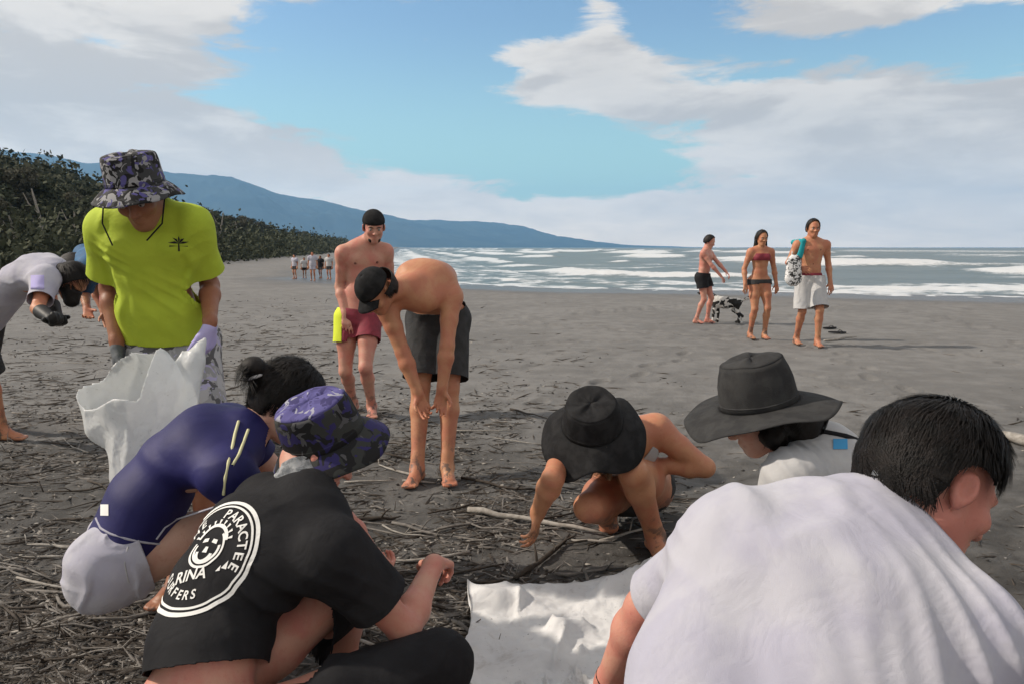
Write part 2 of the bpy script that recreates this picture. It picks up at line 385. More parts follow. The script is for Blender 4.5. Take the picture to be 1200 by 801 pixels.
def hand_prims(w, d, n, side, curl=0.5, s=1.0, rmin=0.0, spread=0.10):
    """wrist, direction of the fingers, palm normal, direction of the thumb"""
    d = nrm(d); n = nrm(n - d * (n @ d)); side = nrm(side - d * (side @ d) - n * (side @ n)); out = []
    rr = lambda x: max(x * s, rmin)
    for j, (off, L) in enumerate(((.030, .088), (.010, .093), (-.011, .088), (-.030, .078))):
        kn = w + d * L * s + side * off * s
        out.append(seg(w + side * off * .55 * s + d * .012 * s, kn, rr(.0135), rr(.0105), None, 0.012))
        fl = (.042, .047, .043, .034)[j] * s; p = kn; dd = nrm(d + side * spread * off / .03); c = curl * (0.75 + 0.16 * j)
        for kx, (l, r1, r2) in enumerate(((fl, .0098, .0088), (fl * .62, .0088, .008), (fl * .5, .008, .0068))):
            a = c * (0.9 if kx == 0 else 1.0)
            dd = nrm(dd * math.cos(a) + n * math.sin(a)); nn = n
            q = p + dd * l; out.append(seg(p, q, rr(r1), rr(r2), None, 0.004)); p = q
            n2 = nrm(n - dd * (n @ dd)) if abs(n @ dd) < .97 else -d
            n = n2
        n = nrm(nn - d * (nn @ d)) if abs(nn @ d) < .99 else n
        n = hand_prims.base
    b0 = w + d * .022 * s + side * .018 * s + n * .006 * s
    b1 = b0 + nrm(d * .62 + side * .66 + n * .35) * .042 * s; b2 = b1 + nrm(d * .8 + side * .4 + n * .45) * .032 * s; b3 = b2 + nrm(d * .85 + side * .1 + n * .5) * .024 * s
    out += [seg(b0, b1, rr(.0165), rr(.012), None, .012), seg(b1, b2, rr(.0115), rr(.010), None, .005), seg(b2, b3, rr(.010), rr(.008), None, .005)]
    return out
def hand(w, d, n, side, **k):
    d = nrm(d); n = nrm(np.asarray(n, float) - d * (np.asarray(n, float) @ d)); hand_prims.base = n
    return hand_prims(np.asarray(w, float), d, n, np.asarray(side, float), **k)

class Person:
    """Joints in world metres -> prims by tag. L/R are the person's own left and right."""
    def __init__(s, J, h=0.006, female=False, scale=1.0, bulk=1.0, face=True, noarm=''):
        s.J = J = {k: np.asarray(v, float) for k, v in J.items()}; s.h = h; s.T = {}; g = scale; b = bulk * scale; s.g = g
        T = s.T
        latS = nrm(J['shL'] - J['shR']); latH = nrm(J['hiL'] - J['hiR']); s.latS = latS; s.latH = latH
        pel = (J['hiL'] + J['hiR']) / 2; s.pel = pel; neck = J['neck']; chest = J['chest']
        shm = (J['shL'] + J['shR']) / 2
        # curved spine
        up = shm * .6 + neck * .4
        pts = [pel, None, None, chest, up]
        c0 = 2 * chest - 0.5 * pel - 0.5 * up
        bz = lambda t: (1 - t) ** 2 * pel + 2 * t * (1 - t) * c0 + t * t * up
        s.sp = [bz(t) for t in (0, .25, .5, .75, 1)]; s.bz = bz
        rs = [(.102, .093), (.093, .098), (.098, .108), (.108, .088)]
        if female: rs = [(.104, .082), (.080, .082), (.086, .096), (.096, .080)]
        ss = [1.42, 1.3, 1.36, 1.5]
        T['torso'] = []
        for i in range(4):
            t = (i + .5) / 4; lat = nrm(latH * (1 - t) + latS * t); a, c = s.sp[i], s.sp[i + 1]; lat = nrm(lat - nrm(c - a) * (lat @ nrm(c - a)))
            T['torso'].append(seg(a, c, rs[i][0] * b, rs[i][1] * b, [(lat, ss[i] if not (female and i == 1) else 1.25)], .045))
        s.up = nrm(s.sp[4] - s.sp[3]); s.fw = nrm(np.cross(latS, s.up)) * 1.0      # chest forward
        s.fw = nrm(np.cross(s.up, latS)) * -1
        s.upH = nrm(s.sp[1] - s.sp[0]); s.fwH = -nrm(np.cross(s.upH, latH))
        # trapezius, collar, shoulder
        for sd in 'LR':
            sg = 1 if sd == 'L' else -1; sh, el, wr = J['sh' + sd], J['el' + sd], J['wr' + sd]
            T['sho' + sd] = [seg(neck + s.up * .0 - s.fw * .01, sh, .052 * b, .054 * b, None, .05),
                             seg(s.sp[3] + latS * sg * .07 * g, sh - s.up * .03, .075 * b, .052 * b, None, .05),
                             seg(sh, sh * .8 + el * .2, .058 * b, .052 * b, None, .03)]
            dU = nrm(el - sh); dF = nrm(wr - el)
            mid = sh * .55 + el * .45
            T['ua' + sd] = [seg(sh, mid, .050 * b, .047 * b, None, .02), seg(mid, el, .046 * b, .037 * b, None, .02)]
            m2 = el * .72 + wr * .28
            T['fa' + sd] = [seg(el, m2, .038 * b, .042 * b, None, .02), seg(m2, wr, .041 * b, .026 * b, None, .02)]
            hd = J.get('hd' + sd); hd = dF if hd is None else nrm(hd)
            pn = J.get('pn' + sd); pn = nrm(pn) if pn is not None else -s.fw
            th = J.get('th' + sd)
            if th is None: th = np.cross(hd, pn) * (-1 if sd == 'L' else 1)
            T['hand' + sd] = [seg(wr - dF * .01, wr + hd * .02 * g, .025 * b, .022 * b, None, .02)] + hand(wr + hd * .005, hd, pn, th, curl=float(J.get('curl', .45)), s=g * (.92 if female else 1.0), rmin=h * 0.95)
            hi, kn, an = J['hi' + sd], J['kn' + sd], J['an' + sd]
            m3 = hi * .5 + kn * .5; w_ = 1.08 if female else 1.0
            T['th' + sd] = [seg(hi, m3, .088 * b * w_, .076 * b * w_, None, .035), seg(m3, kn, .074 * b * w_, .052 * b, None, .025)]
            bk = -s.fwH
            T['gl' + sd] = [seg(hi + bk * .035 * g, hi + bk * .03 * g - s.upH * .04, .088 * b * w_, .08 * b * w_, None, .04)]
            cd = nrm(an - kn); kf = J['kn' + sd] - m3; cb = nrm(-(np.cross(np.cross(cd, nrm(hi - kn)), cd))) if abs(cd @ nrm(hi - kn)) < .985 else s.fwH
            cb = -cb if cb @ nrm(hi - kn) < 0 else cb              # towards the calf side
            if abs(cd @ nrm(hi - kn)) >= .985: cb = bk
            c1 = kn * .70 + an * .30 + cb * .014
            T['ca' + sd] = [seg(kn, c1, .050 * b, .053 * b, None, .025), seg(c1, kn * .1 + an * .9, .052 * b, .034 * b, None, .025), seg(kn * .15 + an * .85, an, .034 * b, .034 * b, None, .02)]
            fd = nrm(J.get('fd' + sd, s.fwH * A(1, 1, 0) + A(0, 1e-4, 0))); dn = nrm(J.get('fn' + sd, A(0, 0, -1))); dn = nrm(dn - fd * (dn @ fd)); fs = np.cross(fd, dn)
            heel = an + dn * .05 * g - fd * .035 * g; ball = an + dn * .058 * g + fd * .115 * g
            ft = [seg(an, heel, .034 * g, .03 * g, None, .025), seg(heel, ball, .028 * g, .024 * g, [(fs, 1.35)], .02), seg(an, ball, .032 * g, .02 * g, [(fs, 1.2)], .03)]
            for j in range(5):
                o = (j - 2) * .0175 * g; q = ball + fs * o; ft.append(seg(q, q + fd * (.055 - abs(j - 1.2) * .006) * g + dn * .004, max(.0125 * g, h), max(.0105 * g, h * .9), None, .007))
            T['foot' + sd] = ft
        # chest masses
        ch = s.sp[3]
        if female:
            T['bust'] = [ell(ch + latS * sg * .068 * g + s.fw * .07 * g - s.up * .02, (latS, s.fw, s.up), (.058 * g, .055 * g, .055 * g), .03) for sg in (1, -1)]
        else:
            T['bust'] = [ell(ch + latS * sg * .065 * g + s.fw * .055 * g + s.up * .02, (latS, s.fw, s.up), (.074 * g, .05 * g, .052 * g), .014) for sg in (1, -1)]
            T['bust'] += [seg(s.bz(.2) - s.fwH * .0 + latH * sg * .032 + s.fwH * .062, s.bz(.6) + latS * sg * .036 + s.fw * .070, .034 * g, .036 * g, None, .012) for sg in (1, -1)]
            T['bust'] += [ell(s.sp[3] + latS * sg * .085 * g - s.fw * .060 * g + s.up * .015, (latS, s.fw, s.up), (.055 * g, .045 * g, .075 * g), .016) for sg in (1, -1)]
            T['bust'] += [seg(s.bz(.25) + latH * sg * .036 - s.fwH * .062, s.bz(.75) + latS * sg * .034 - s.fw * .070, .034 * g, .034 * g, None, .012) for sg in (1, -1)]
        # head
        c = J['head']; f = nrm(J['hf']); u = nrm(J['hu'] - f * (J['hu'] @ f)); l = np.cross(u, f); g2 = g * (.96 if female else 1.0)
        s.hc, s.f, s.u, s.l, s.g2 = c, f, u, l, g2
        at = lambda x, y, z: c + l * x * g2 + f * y * g2 + u * z * g2
        s.at = at; X = (l, f, u); q = lambda *r: tuple(a * g2 for a in r)
        T['head'] = [ell(at(0, -.012, .032), X, q(.076, .098, .088), .02), ell(at(0, .022, -.035), X, q(.060, .070, .082), .035),
                     ell(at(0, .058, -.092), X, q(.030, .028, .024), .03),
                     seg(at(.048, .0, -.06), at(.012, .062, -.098), .02 * g2, .018 * g2, None, .03), seg(at(-.048, .0, -.06), at(-.012, .062, -.098), .02 * g2, .018 * g2, None, .03)]
        if face:
            T['head'] += [ell(at(0, .078, .022), X, q(.050, .016, .013), .015), seg(at(0, .086, .005), at(0, .110, -.030), .008 * g2, .012 * g2, None, .008),
                     ell(at(.012, .100, -.033), X, q(.009, .011, .008), .006), ell(at(-.012, .100, -.033), X, q(.009, .011, .008), .006),
                     ell(at(.032, .100, .002), X, q(.017, .013, .012), .012, -1), ell(at(-.032, .100, .002), X, q(.017, .013, .012), .012, -1),
                     ell(at(.038, .062, -.025), X, q(.026, .026, .022), .02), ell(at(-.038, .062, -.025), X, q(.026, .026, .022), .02),
                     ell(at(0, .088, -.058), X, q(.024, .012, .0065), .005), ell(at(0, .087, -.070), X, q(.021, .013, .008), .005)]
        for sg in (1, -1):
            e = at(.078 * sg, -.010, -.008); ax = nrm(l * sg - f * .45); af = nrm(np.cross(ax, u)); uu = nrm(u - f * .18)
            T['head'] += [ell(e + ax * .006, (ax, af, uu), q(.010, .021, .033), .008), ell(e + ax * .017 + u * .003 + f * .003, (ax, af, uu), q(.0118, .0125, .020), .003, -1),
                          ell(e - u * .026 * g2 + ax * .003, (ax, af, uu), q(.006, .009, .011), .006), ell(e + ax * .010 + f * .012, (ax, af, uu), q(.006, .006, .008), .005)]
        T['neckp'] = [seg(neck - s.up * .02, at(0, -.028, -.055), .062 * b * (.86 if female else 1), .056 * b * (.86 if female else 1), None, .03)]
        s.bodytags = ['torso', 'shoL', 'shoR', 'uaL', 'uaR', 'faL', 'faR', 'bust', 'thL', 'thR', 'glL', 'glR', 'caL', 'caR', 'neckp', 'footL', 'footR', 'handL', 'handR', 'head']
    def chest_marks(s):
        for sg in (1, -1):
            p = s.sp[3] + s.latS * sg * .088 * s.g + s.up * .0
            V, F = uvs(p, .011, 8, 6); o_ = s.fw
            t = BVHTree.FromPolygons([Vector(v.co) for v in s.body.data.vertices], [tuple(q.vertices) for q in s.body.data.polygons]); h = t.ray_cast(Vector(p + s.fw * .4), Vector(-s.fw))
            if h[0] is not None: V, F = uvs(np.array(h[0]), .011 * s.g, 8, 6); link('nipple', mesh_np('nipple', V, F), M['brow_skin'], s.root)
        h = t.ray_cast(Vector(s.bz(.36) + s.fwH * .4), Vector(-s.fwH))
        if h[0] is not None: V, F = uvs(np.array(h[0]) , .008 * s.g, 8, 6); link('navel', mesh_np('navel', V, F), M['brow_skin'], s.root)
    def prims(s, tags, off=0.0):
        out = []
        for t in tags:
            for p in s.T[t]:
                p = list(p)
                if p[7] < 0 and off: continue
                if p[0] == 's': p[3] += off; p[4] += off
                else: p[3] = p[3] + off
                out.append(p)
        return out
    def begin(s, label, loc=None, group=None, skin='skin_tan', tags=None):
        a = loc if loc is not None else (s.J['anL'] + s.J['anR']) / 2 * A(1, 1, 0)
        s.root = empty('person', a, label, 'person', group)
        V, F = sdf_mesh(s.prims(tags or s.bodytags), s.h)
        s.body = link('body', mesh_np('body', V, F), M[skin], s.root)
        return s.root
    def cloth(s, name, prims, m, cuts, amp=.005, sc_=11, axis=None, seed=0.0, extra=(), h=None, th=.003, stretch=3.5):
        h = h or s.h
        V, F = sdf_mesh(prims, h, folds(amp, sc_, axis if axis is not None else s.up, stretch, seed, extra), amp * 2.2 + sum([e[3] for e in extra], 0) * .6)
        V, F = cut(V, F, cuts)
        return shell(name, V, F, M[m], s.root, th)
    def shirt(s, m, sleeve=.62, off=.012, hem=-.02, neck_r=.072, name='shirt', sl_r=(.066, .068), bust=True, cuts=(), plus=(), **k):
        J = s.J; P = s.prims(['torso', 'shoL', 'shoR'] + (['bust'] if bust else []), off) + list(plus); C = list(cuts)
        for sd in 'LR':
            sh, el = J['sh' + sd], J['el' + sd]; d = nrm(el - sh); L = np.linalg.norm(el - sh)
            if sleeve > 0:
                e = sh + d * L * (sleeve + .25); P.append(seg(sh, e, sl_r[0] * s.g, sl_r[1] * s.g, None, .04))
                C.append(plane(sh + d * L * sleeve, d, sh + d * L * (sleeve + .12), L * .42 + .03))
            else:
                o = nrm(sh - s.sp[4]); C.append(plane(sh - o * .012, o + d * .35, sh, .16))
        pe = s.pel; P.append(seg(s.sp[1], pe - s.upH * .10, (.103 + off) * s.g, (.112 + off) * s.g, [(s.latH, 1.42)], .05))
        C.append(plane(pe + s.upH * hem, -s.upH, pe - s.upH * .08, .34)); C.append(caps(J['neck'] - s.up * .02 + s.fw * .012, J['neck'] + s.up * .15 + s.fw * .03, neck_r * s.g))
        return s.cloth(name, P, m, C, **k)
    def shorts(s, m, leg=.6, off=.012, top=.06, name='shorts', flare=.10, cuts=(), cutleg=True, **k):
        J = s.J; P = s.prims(['torso'], off)[:2] + s.prims(['glL', 'glR'], off); C = list(cuts) + [plane(s.pel + s.upH * top, s.upH, s.pel + s.upH * .2, .3)]
        for sd in 'LR':
            hi, kn = J['hi' + sd], J['kn' + sd]; d = nrm(kn - hi); L = np.linalg.norm(kn - hi)
            P.append(seg(hi, hi + d * L * (leg + .12), (.092 + off) * s.g, flare * s.g, None, .03)); 
            if cutleg: C.append(plane(hi + d * L * leg, d, hi + d * L * (leg + .1), L * .22 + .07))
        k.setdefault('axis', nrm(J['knL'] - J['hiL']))
        return s.cloth(name, P, m, C, **k)
    def eyes(s):
        for sg in (1, -1):
            V, F = uvs(s.at(.032 * sg, .080, .002), .012 * s.g2, 10, 8); link('eye', mesh_np('eye', V, F), M['eye'], s.root)
            V, F = uvs(s.at(.032 * sg, .0875, .0015), .0056 * s.g2, 8, 6); link('pupil', mesh_np('pupil', V, F), M['print_black'], s.root)
            V, F = tube([s.at(.014 * sg, .098, .019), s.at(.032 * sg, .098, .025), s.at(.052 * sg, .086, .019)], [.003, .0042, .002], 6); link('eyebrow', mesh_np('eyebrow', V, F), M['brow'], s.root)
    def hair(s, m='hair', off=.014, front=.35, extra=(), strands=2500, slen=.035, name='hair', low=-.055, swid=.0009, seed=3, flow=None, lift=.12, hatcut=None, ears=False):
        c = s.at(0, -.012, .032); X = (s.l, s.f, s.u); g = s.g2
        P = [ell(c - s.f * .004, X, tuple((r + off) * g for r in (.076, .098, .088)), .02), ell(s.at(0, -.045, -.03), X, tuple((r + off * .8) * g for r in (.064, .055, .055)), .06)] + list(extra)
        fr = lambda Q: ((Q - c) @ nrm(s.f * 1.0 - s.u * front)) - .040 * g            # keeps the face free
        ear = lambda Q: np.where(((Q - c) @ s.f > -.02 * g), -((Q - c) @ s.u) - .052 * g, -1)
        nk = lambda Q: -((Q - c) @ s.u) + (low - .035) * g
        fs = [fr, ear] + ([] if extra else [nk])
        if extra:
            ex = list(extra)
            def wrap(f0): return lambda Q: np.where(np.min([pd(e, Q) for e in ex], 0) < .004, -1.0, f0(Q))
            fs = [wrap(fr), wrap(ear)]
        if ears: fs.append(lambda Q: np.maximum(.050 * g - np.linalg.norm(Q - s.at(.088, -.002, -.012), axis=-1), .050 * g - np.linalg.norm(Q - s.at(-.088, -.002, -.012), axis=-1)))
        if hatcut is not None:
            hu_, hb_ = nrm(hatcut[0]), hatcut[1]; hq = s.hc + s.u * .032 * g - s.f * .012 * g + hu_ * hb_ * g; fs.append(lambda Q: (Q - hq) @ hu_)
        V, F = sdf_mesh(P, s.h, folds(.003, 28, s.u, 3, seed), .008); V, F = cut(V, F, fs)
        o = shell(name, V, F, M[m], s.root, .004)
        if strands:
            r = np.random.default_rng(seed); i = r.integers(0, len(V), strands); p0 = V[i]
            if hatcut is not None: p0 = p0[(p0 - hq) @ hu_ < -.012]; strands = len(p0)
            nr = p0 - (c - s.f * .01); nr /= np.linalg.norm(nr, axis=1, keepdims=True)
            fl = -s.u[None] * .8 + nr * .15 if flow is None else np.repeat(nrm(flow)[None], strands, 0)
            fl = fl + (r.random((strands, 3)) - .5) * .30 + 1.1 * (np.stack([vn3(p0 * 26 + 3), vn3(p0 * 26 + 11), vn3(p0 * 26 + 19)], -1) - .5); fl -= nr * (fl * nr).sum(-1, keepdims=True); fl /= np.linalg.norm(fl, axis=1, keepdims=True)
            L = slen * (.5 + r.random(strands))[:, None]; sd = np.cross(fl, nr); sd /= np.linalg.norm(sd, axis=1, keepdims=True); w = swid
            p0 = p0 - nr * .002; lift = lift * (.3 + 1.6 * vn3(p0 * 30 + 40))[:, None]; cv = L * L / (.30 * g); p1 = p0 + fl * L * .5 + nr * (L * lift - cv * .25 + .001); p2 = p0 + fl * L + nr * (L * lift * .9 - cv * .92 + .001)
            if ears:
                kp = np.min([np.linalg.norm(q_ - s.at(sg_ * .088, -.004, -.016), axis=1) for q_ in (p1, p2) for sg_ in (1, -1)], 0) > .046 * g; p0, p1, p2, sd = p0[kp], p1[kp], p2[kp], sd[kp]; strands = len(p0)
            VV = np.stack([p0 - sd * w, p0 + sd * w, p1 - sd * w, p1 + sd * w, p2 - sd * w * .3, p2 + sd * w * .3], 1).reshape(-1, 3)
            b = np.arange(strands) * 6; FF = np.vstack([np.stack([b, b + 1, b + 3, b + 2], 1), np.stack([b + 2, b + 3, b + 5, b + 4], 1)])
            tag(link('hair_strands', mesh_np('hair_strands', VV, FF), M[m], s.root), kind='stuff')
        return o
def uvs(c, r, nu=12, nv=8, ax=None, sq=(1, 1, 1)):
    th = np.linspace(0.001, math.pi - .001, nv); ph = np.linspace(0, 2 * math.pi, nu, endpoint=False)
    T, Ph = np.meshgrid(th, ph, indexing='ij'); L = np.stack([np.sin(T) * np.cos(Ph) * sq[0], np.sin(T) * np.sin(Ph) * sq[1], np.cos(T) * sq[2]], -1).reshape(-1, 3) * r
    if ax is not None: L = L @ np.array(ax)
    return L + c, grid_faces(nv, nu, True)

def hat(P, m_crown, m_brim, crown=(.098, .112), ch=.11, brim=.10, droop=.35, wave=.10, up=None, fwd=None, base=.035, seed=1, name='sun_hat', label=None, taper=.82, nw=3, m_top=None, sag=0.0, dent=0.0):
    """lathe-like soft hat: crown, top and wavy brim, in the head's own frame"""
    u = nrm(up) if up is not None else P.u; f = fwd if fwd is not None else P.f; f = nrm(f - u * (f @ u)); l = np.cross(u, f); g = P.g2
    c = P.hc + P.u * .032 * g - P.f * .012 * g + u * base * g; nS = 72; a = np.linspace(0, 2 * math.pi, nS, endpoint=False); r = np.random.default_rng(seed)
    ph = r.random(6) * 6.28
    def ring(k, z, crumple):
        rx, ry = crown[0] * g * k, crown[1] * g * k
        n = crumple * (np.sin(3 * a + ph[0]) + .6 * np.sin(5 * a + ph[1]) + .4 * np.sin(9 * a + ph[2]))
        return c + np.outer(np.cos(a) * rx * (1 + n), l) + np.outer(np.sin(a) * ry * (1 + n), f) + np.outer(np.full(nS, z) + n * .15, u)
    H = ch * g
    side = [ring(1.02, -.004, .004), ring(1.0, .012, .006), ring(.985, .25 * H, .015), ring(.96, .5 * H, .02), ring((1 + taper) / 2, .72 * H, .02), ring(taper + .03, .90 * H, .015), ring(taper, H, .012)]
    top = [ring(taper, H, .012), ring(taper * .93, H * 1.04, .012), ring(taper * .75, H * (1.07 - dent * .3), .02), ring(taper * .5, H * (1.08 - dent), .03), ring(taper * .25, H * (1.085 - dent), .03), ring(.02, H * (1.085 - dent), 0)]
    B = []
    for j in range(12):
        t = j / 11; rr = brim * g * t
        wv = wave * t ** 1.5 * (np.sin(nw * a + ph[3]) + .5 * np.sin((nw + 2) * a + ph[4]) + .25 * np.sin(7 * a + ph[5]))
        z = -droop * rr * (.6 + .4 * t) + wv * brim * g - sag * (t ** 2) * brim * g
        rad = rr * (1 - .06 * t * np.sin(2 * a + ph[0]))
        B.append(c + np.outer(np.cos(a) * (crown[0] * g * 1.02 + rad), l) + np.outer(np.sin(a) * (crown[1] * g * 1.02 + rad), f) + np.outer(-.004 + z, u))
    h = bpy.data.objects.new(name, None); COL.objects.link(h); h.parent = P.root; h.location = -P.root.location + Vector(c); h.empty_display_size = .05
    if label: h['label'] = label
    def part(n, rows, m):
        V = np.vstack(rows); F = grid_faces(len(rows), nS, True); me = mesh_np(n, V - c, F[:, ::-1]); o = bpy.data.objects.new(n, me); COL.objects.link(o); me.materials.append(M[m]); o.parent = h
        s = o.modifiers.new('thickness', 'SOLIDIFY'); s.thickness = .003; s.offset = 0
        return o
    part('crown', side, m_crown); part('crown_top', top, m_top or m_crown); part('brim', B, m_brim)
    # sweatband / stitched seam
    V, F = tube([x for x in np.vstack([side[1][::2], side[1][:1]])], .0035, 5); o = bpy.data.objects.new('hat_band', mesh_np('hat_band', V - c, F)); COL.objects.link(o); o.data.materials.append(M[m_crown]); o.parent = h
    return h
def cap(P, m, back=False, label=None):
    u = P.u; f = -P.f if back else P.f; l = np.cross(u, f); g = P.g2; c = P.hc + P.u * .045 * g - P.f * .012 * g
    h = bpy.data.objects.new('baseball_cap', None); COL.objects.link(h); h.parent = P.root; h.location = -P.root.location + Vector(c)
    th = np.linspace(.02, math.pi * .52, 10); a = np.linspace(0, 2 * math.pi, 32, endpoint=False); V = []
    for t in th: V.append(np.outer(np.cos(a) * math.sin(t) * .088 * g, l) + np.outer(np.sin(a) * math.sin(t) * .108 * g, f) + np.outer(np.full(32, math.cos(t) * .092 * g), u))
    o = bpy.data.objects.new('crown', mesh_np('crown', np.vstack(V), grid_faces(10, 32, True))); COL.objects.link(o); o.data.materials.append(M[m]); o.parent = h
    s = o.modifiers.new('thickness', 'SOLIDIFY'); s.thickness = .003
    rows = []
    for t in np.linspace(0, 1, 6):
        x = np.linspace(-1, 1, 13); rows.append(np.outer(x * .075 * g, l) + np.outer((.100 * np.sqrt(1 - (x * .72) ** 2) + .07 * t * (1 - .35 * x * x)) * g, f) + np.outer((-.008 - .018 * t - .02 * x * x) * g, u))
    o = bpy.data.objects.new('visor', mesh_np('visor', np.vstack(rows), grid_faces(6, 13))); COL.objects.link(o); o.data.materials.append(M[m]); o.parent = h
    s = o.modifiers.new('thickness', 'SOLIDIFY'); s.thickness = .003
    return h
#==SCENE==
# ------------------------------------------------------------------ the beach
def smin_(a, b, k): h = np.clip(.5 + .5 * (b - a) / k, 0, 1); return b * (1 - h) + a * h - k * h * (1 - h)
def shore(x, y):
    a = (y - (29.0 - .34 * x) + 1.2 * np.sin(x * .16) + .5 * np.sin(x * .47 + 1)) / 1.06; b = (x + .150 * y + 2.0) / 1.01
    return smin_(a, b, 6.0)
def gz(x, y, fine=True):
    x = np.asarray(x, float); y = np.asarray(y, float); r = np.hypot(x, y); s = shore(x, y)
    near = np.clip(1.25 - r / 14, .12, 1)
    z = (.05 * (fbm2(x, y, .9, 3) - .5) + .045 * (fbm2(x, y, 4.2, 3, 5) - .5)) * near
    if fine:
        ripple = fbm2(x * 1.0 + y * .35, y * 2.4 - x * .2, 9, 3, 9)
        z = z + np.clip(1.2 - r / 10, 0, 1) * (.022 * (ripple - .5) + .014 * (fbm2(x, y, 34, 2, 3) - .5))
    flat = np.clip(-s / 9.0, 0, 1); z = z * (flat * .9 + .1)
    z = z - .045 - np.clip((s + 7) * .02, 0, 3.0) + np.clip((-x - 30 - .10 * y) * .05, 0, 2.2) * np.clip(y / 50, 0, 1)
    return z + .045
th = np.concatenate([np.linspace(-180, -56, 34)[:-1], np.linspace(-56, 56, 620), np.linspace(56, 180, 34)[1:]]) * math.pi / 180
rr = np.concatenate([np.geomspace(.35, 14, 560), np.geomspace(14, 400, 170)[1:], np.geomspace(400, 9000, 24)[1:]])
TH, RR = np.meshgrid(th, rr, indexing='ij'); GX = RR * np.sin(TH); GY = RR * np.cos(TH)
GV = np.stack([GX, GY, gz(GX, GY)], -1).reshape(-1, 3)
def sandfn(N, co, c):
    a = N.noise(co, .5, 5, .6, .5); b = N.noise(co, 3.0, 6, .65, .3); g = N.noise(co, 420, 3, .7); g2 = N.noise(co, 90, 4, .7)
    v = N.math('ADD', N.math('MULTIPLY', a, .4), N.math('MULTIPLY', b, .6))
    r = N.mix(N.mr(v, .38, .64), (.046, .044, .042), (.112, .108, .103))
    r = N.mix(N.mr(g2, .56, .70, 0, .55), r, (.035, .034, .033)); r = N.mix(N.mr(g, .60, .72, 0, .7), r, (.26, .25, .24))
    # sand colour goes from dark near the camera to paler further off
    sx_ = N('ShaderNodeSeparateXYZ', {0: co}); far = N.mr(N.math('ADD', sx_.outputs[1], N.math('MULTIPLY', b, 3.0)), 4.0, 9.0)
    r = N.mix(far, r, N.mix(N.mr(v, .4, .62), (.150, .147, .143), (.200, .196, .190)))
    at = N('ShaderNodeAttribute', attribute_name='wet').outputs['Fac']
    return N.mix(at, r, (.085, .086, .088))
def ground_mat():
    m = mat('dark_volcanic_sand', (0, 0, 0), 0.9, fn=sandfn, spec=.25); N = NT(m.node_tree); P = [n for n in N.n if n.type == 'BSDF_PRINCIPLED'][0]
    co = N('ShaderNodeTexCoord').outputs['Object']
    h = N.math('ADD', N.math('MULTIPLY', N.noise(co, 30, 6, .7, .3), .8), N.math('MULTIPLY', N.noise(co, 260, 3, .7), .25))
    b = N('ShaderNodeBump', {'Height': h, 'Strength': .8, 'Distance': .02}); N.l.new(b.outputs[0], P.inputs['Normal'])
    at = N('ShaderNodeAttribute', attribute_name='wet').outputs['Fac']; N.l.new(N.mr(at, 0, 1, .92, .32), P.inputs['Roughness'])
    return m
sh_ = shore(GX, GY); wet = np.clip((sh_ + 5.5 + 2.0 * (fbm2(GX, GY, .25, 3, 2) - .5)) / 3.0, 0, 1).reshape(-1)
fr_ = np.random.default_rng(41); nearm = (np.abs(GX) < 14) & (GY > 2.0) & (GY < 22); ni = np.nonzero(nearm.reshape(-1))[0]; gx_, gy_ = GV[ni, 0], GV[ni, 1]; dz_ = np.zeros(len(ni))
for tr in range(30):
    x0, y0 = fr_.uniform(-7, 9), fr_.uniform(3.5, 17); a_ = fr_.uniform(-.9, .9) + (0 if fr_.random() < .5 else 1.57); st = .62
    for q in range(int(fr_.integers(4, 13))):
        px_, py_ = x0 + math.cos(a_) * st * q - math.sin(a_) * .09 * (-1) ** q, y0 + math.sin(a_) * st * q + math.cos(a_) * .09 * (-1) ** q
        sel = np.nonzero((np.abs(gx_ - px_) < .3) & (np.abs(gy_ - py_) < .3))[0]
        if len(sel):
            ex_, ey_ = gx_[sel] - px_, gy_[sel] - py_; lo_ = ex_ * math.cos(a_) + ey_ * math.sin(a_); la_ = -ex_ * math.sin(a_) + ey_ * math.cos(a_); rq = np.sqrt((lo_ / .15) ** 2 + (la_ / .065) ** 2)
            dz_[sel] += -.030 * np.exp(-rq ** 4) + .012 * np.exp(-((rq - 1.45) / .35) ** 2)
GV[ni, 2] += dz_
g = link('beach', mesh_np('beach', GV, grid_faces(len(th), len(rr)), attr={'wet': wet}), ground_mat()); tag(g, kind='structure')

# sea: a heightfield with rolling surf lines parallel to the shore
SEA = -.17
ths = np.linspace(-16, 46, 420) * math.pi / 180; rs = np.concatenate([np.geomspace(14, 260, 520), np.geomspace(260, 40000, 90)[1:]])
TH, RR = np.meshgrid(ths, rs, indexing='ij'); X = RR * np.sin(TH); Y = RR * np.cos(TH)
S = shore(X, Y) + 2.2 * (fbm2(X, Y, .07, 3, 4) - .5) + .7 * (fbm2(X, Y, .5, 3, 8) - .5)
Z = np.zeros_like(X); foam = np.zeros_like(X)
for c_, w_, a_, fl_ in ((5, 1.3, .16, .9), (13, 1.8, .26, .8), (24, 2.4, .42, .9), (40, 3.4, .60, .8), (64, 4.4, .75, .9), (95, 6, .8, .6), (140, 9, .8, .3), (200, 14, .7, .2)):
    brk = np.clip((fbm2(X + c_ * 9, Y, 2.0 / (16 + c_ * .5), 3, c_) - (.405 if c_ < 60 else .45)) * 6, 0, 1); t = (S - c_) / w_
    Z += a_ * np.exp(-t * t) * (.35 + .65 * brk)
    foam += fl_ * brk * (np.exp(-((t + .35) ** 2) * 2.2) + .65 * np.clip(1 + t / 3.4, 0, 1) * (t < 0))
foam += np.exp(-((S - .2) / .9) ** 2) + .7 * (S < 9) * np.clip(fbm2(X, Y, 1.2, 4, 6) * 2.2 - .75, 0, 1)
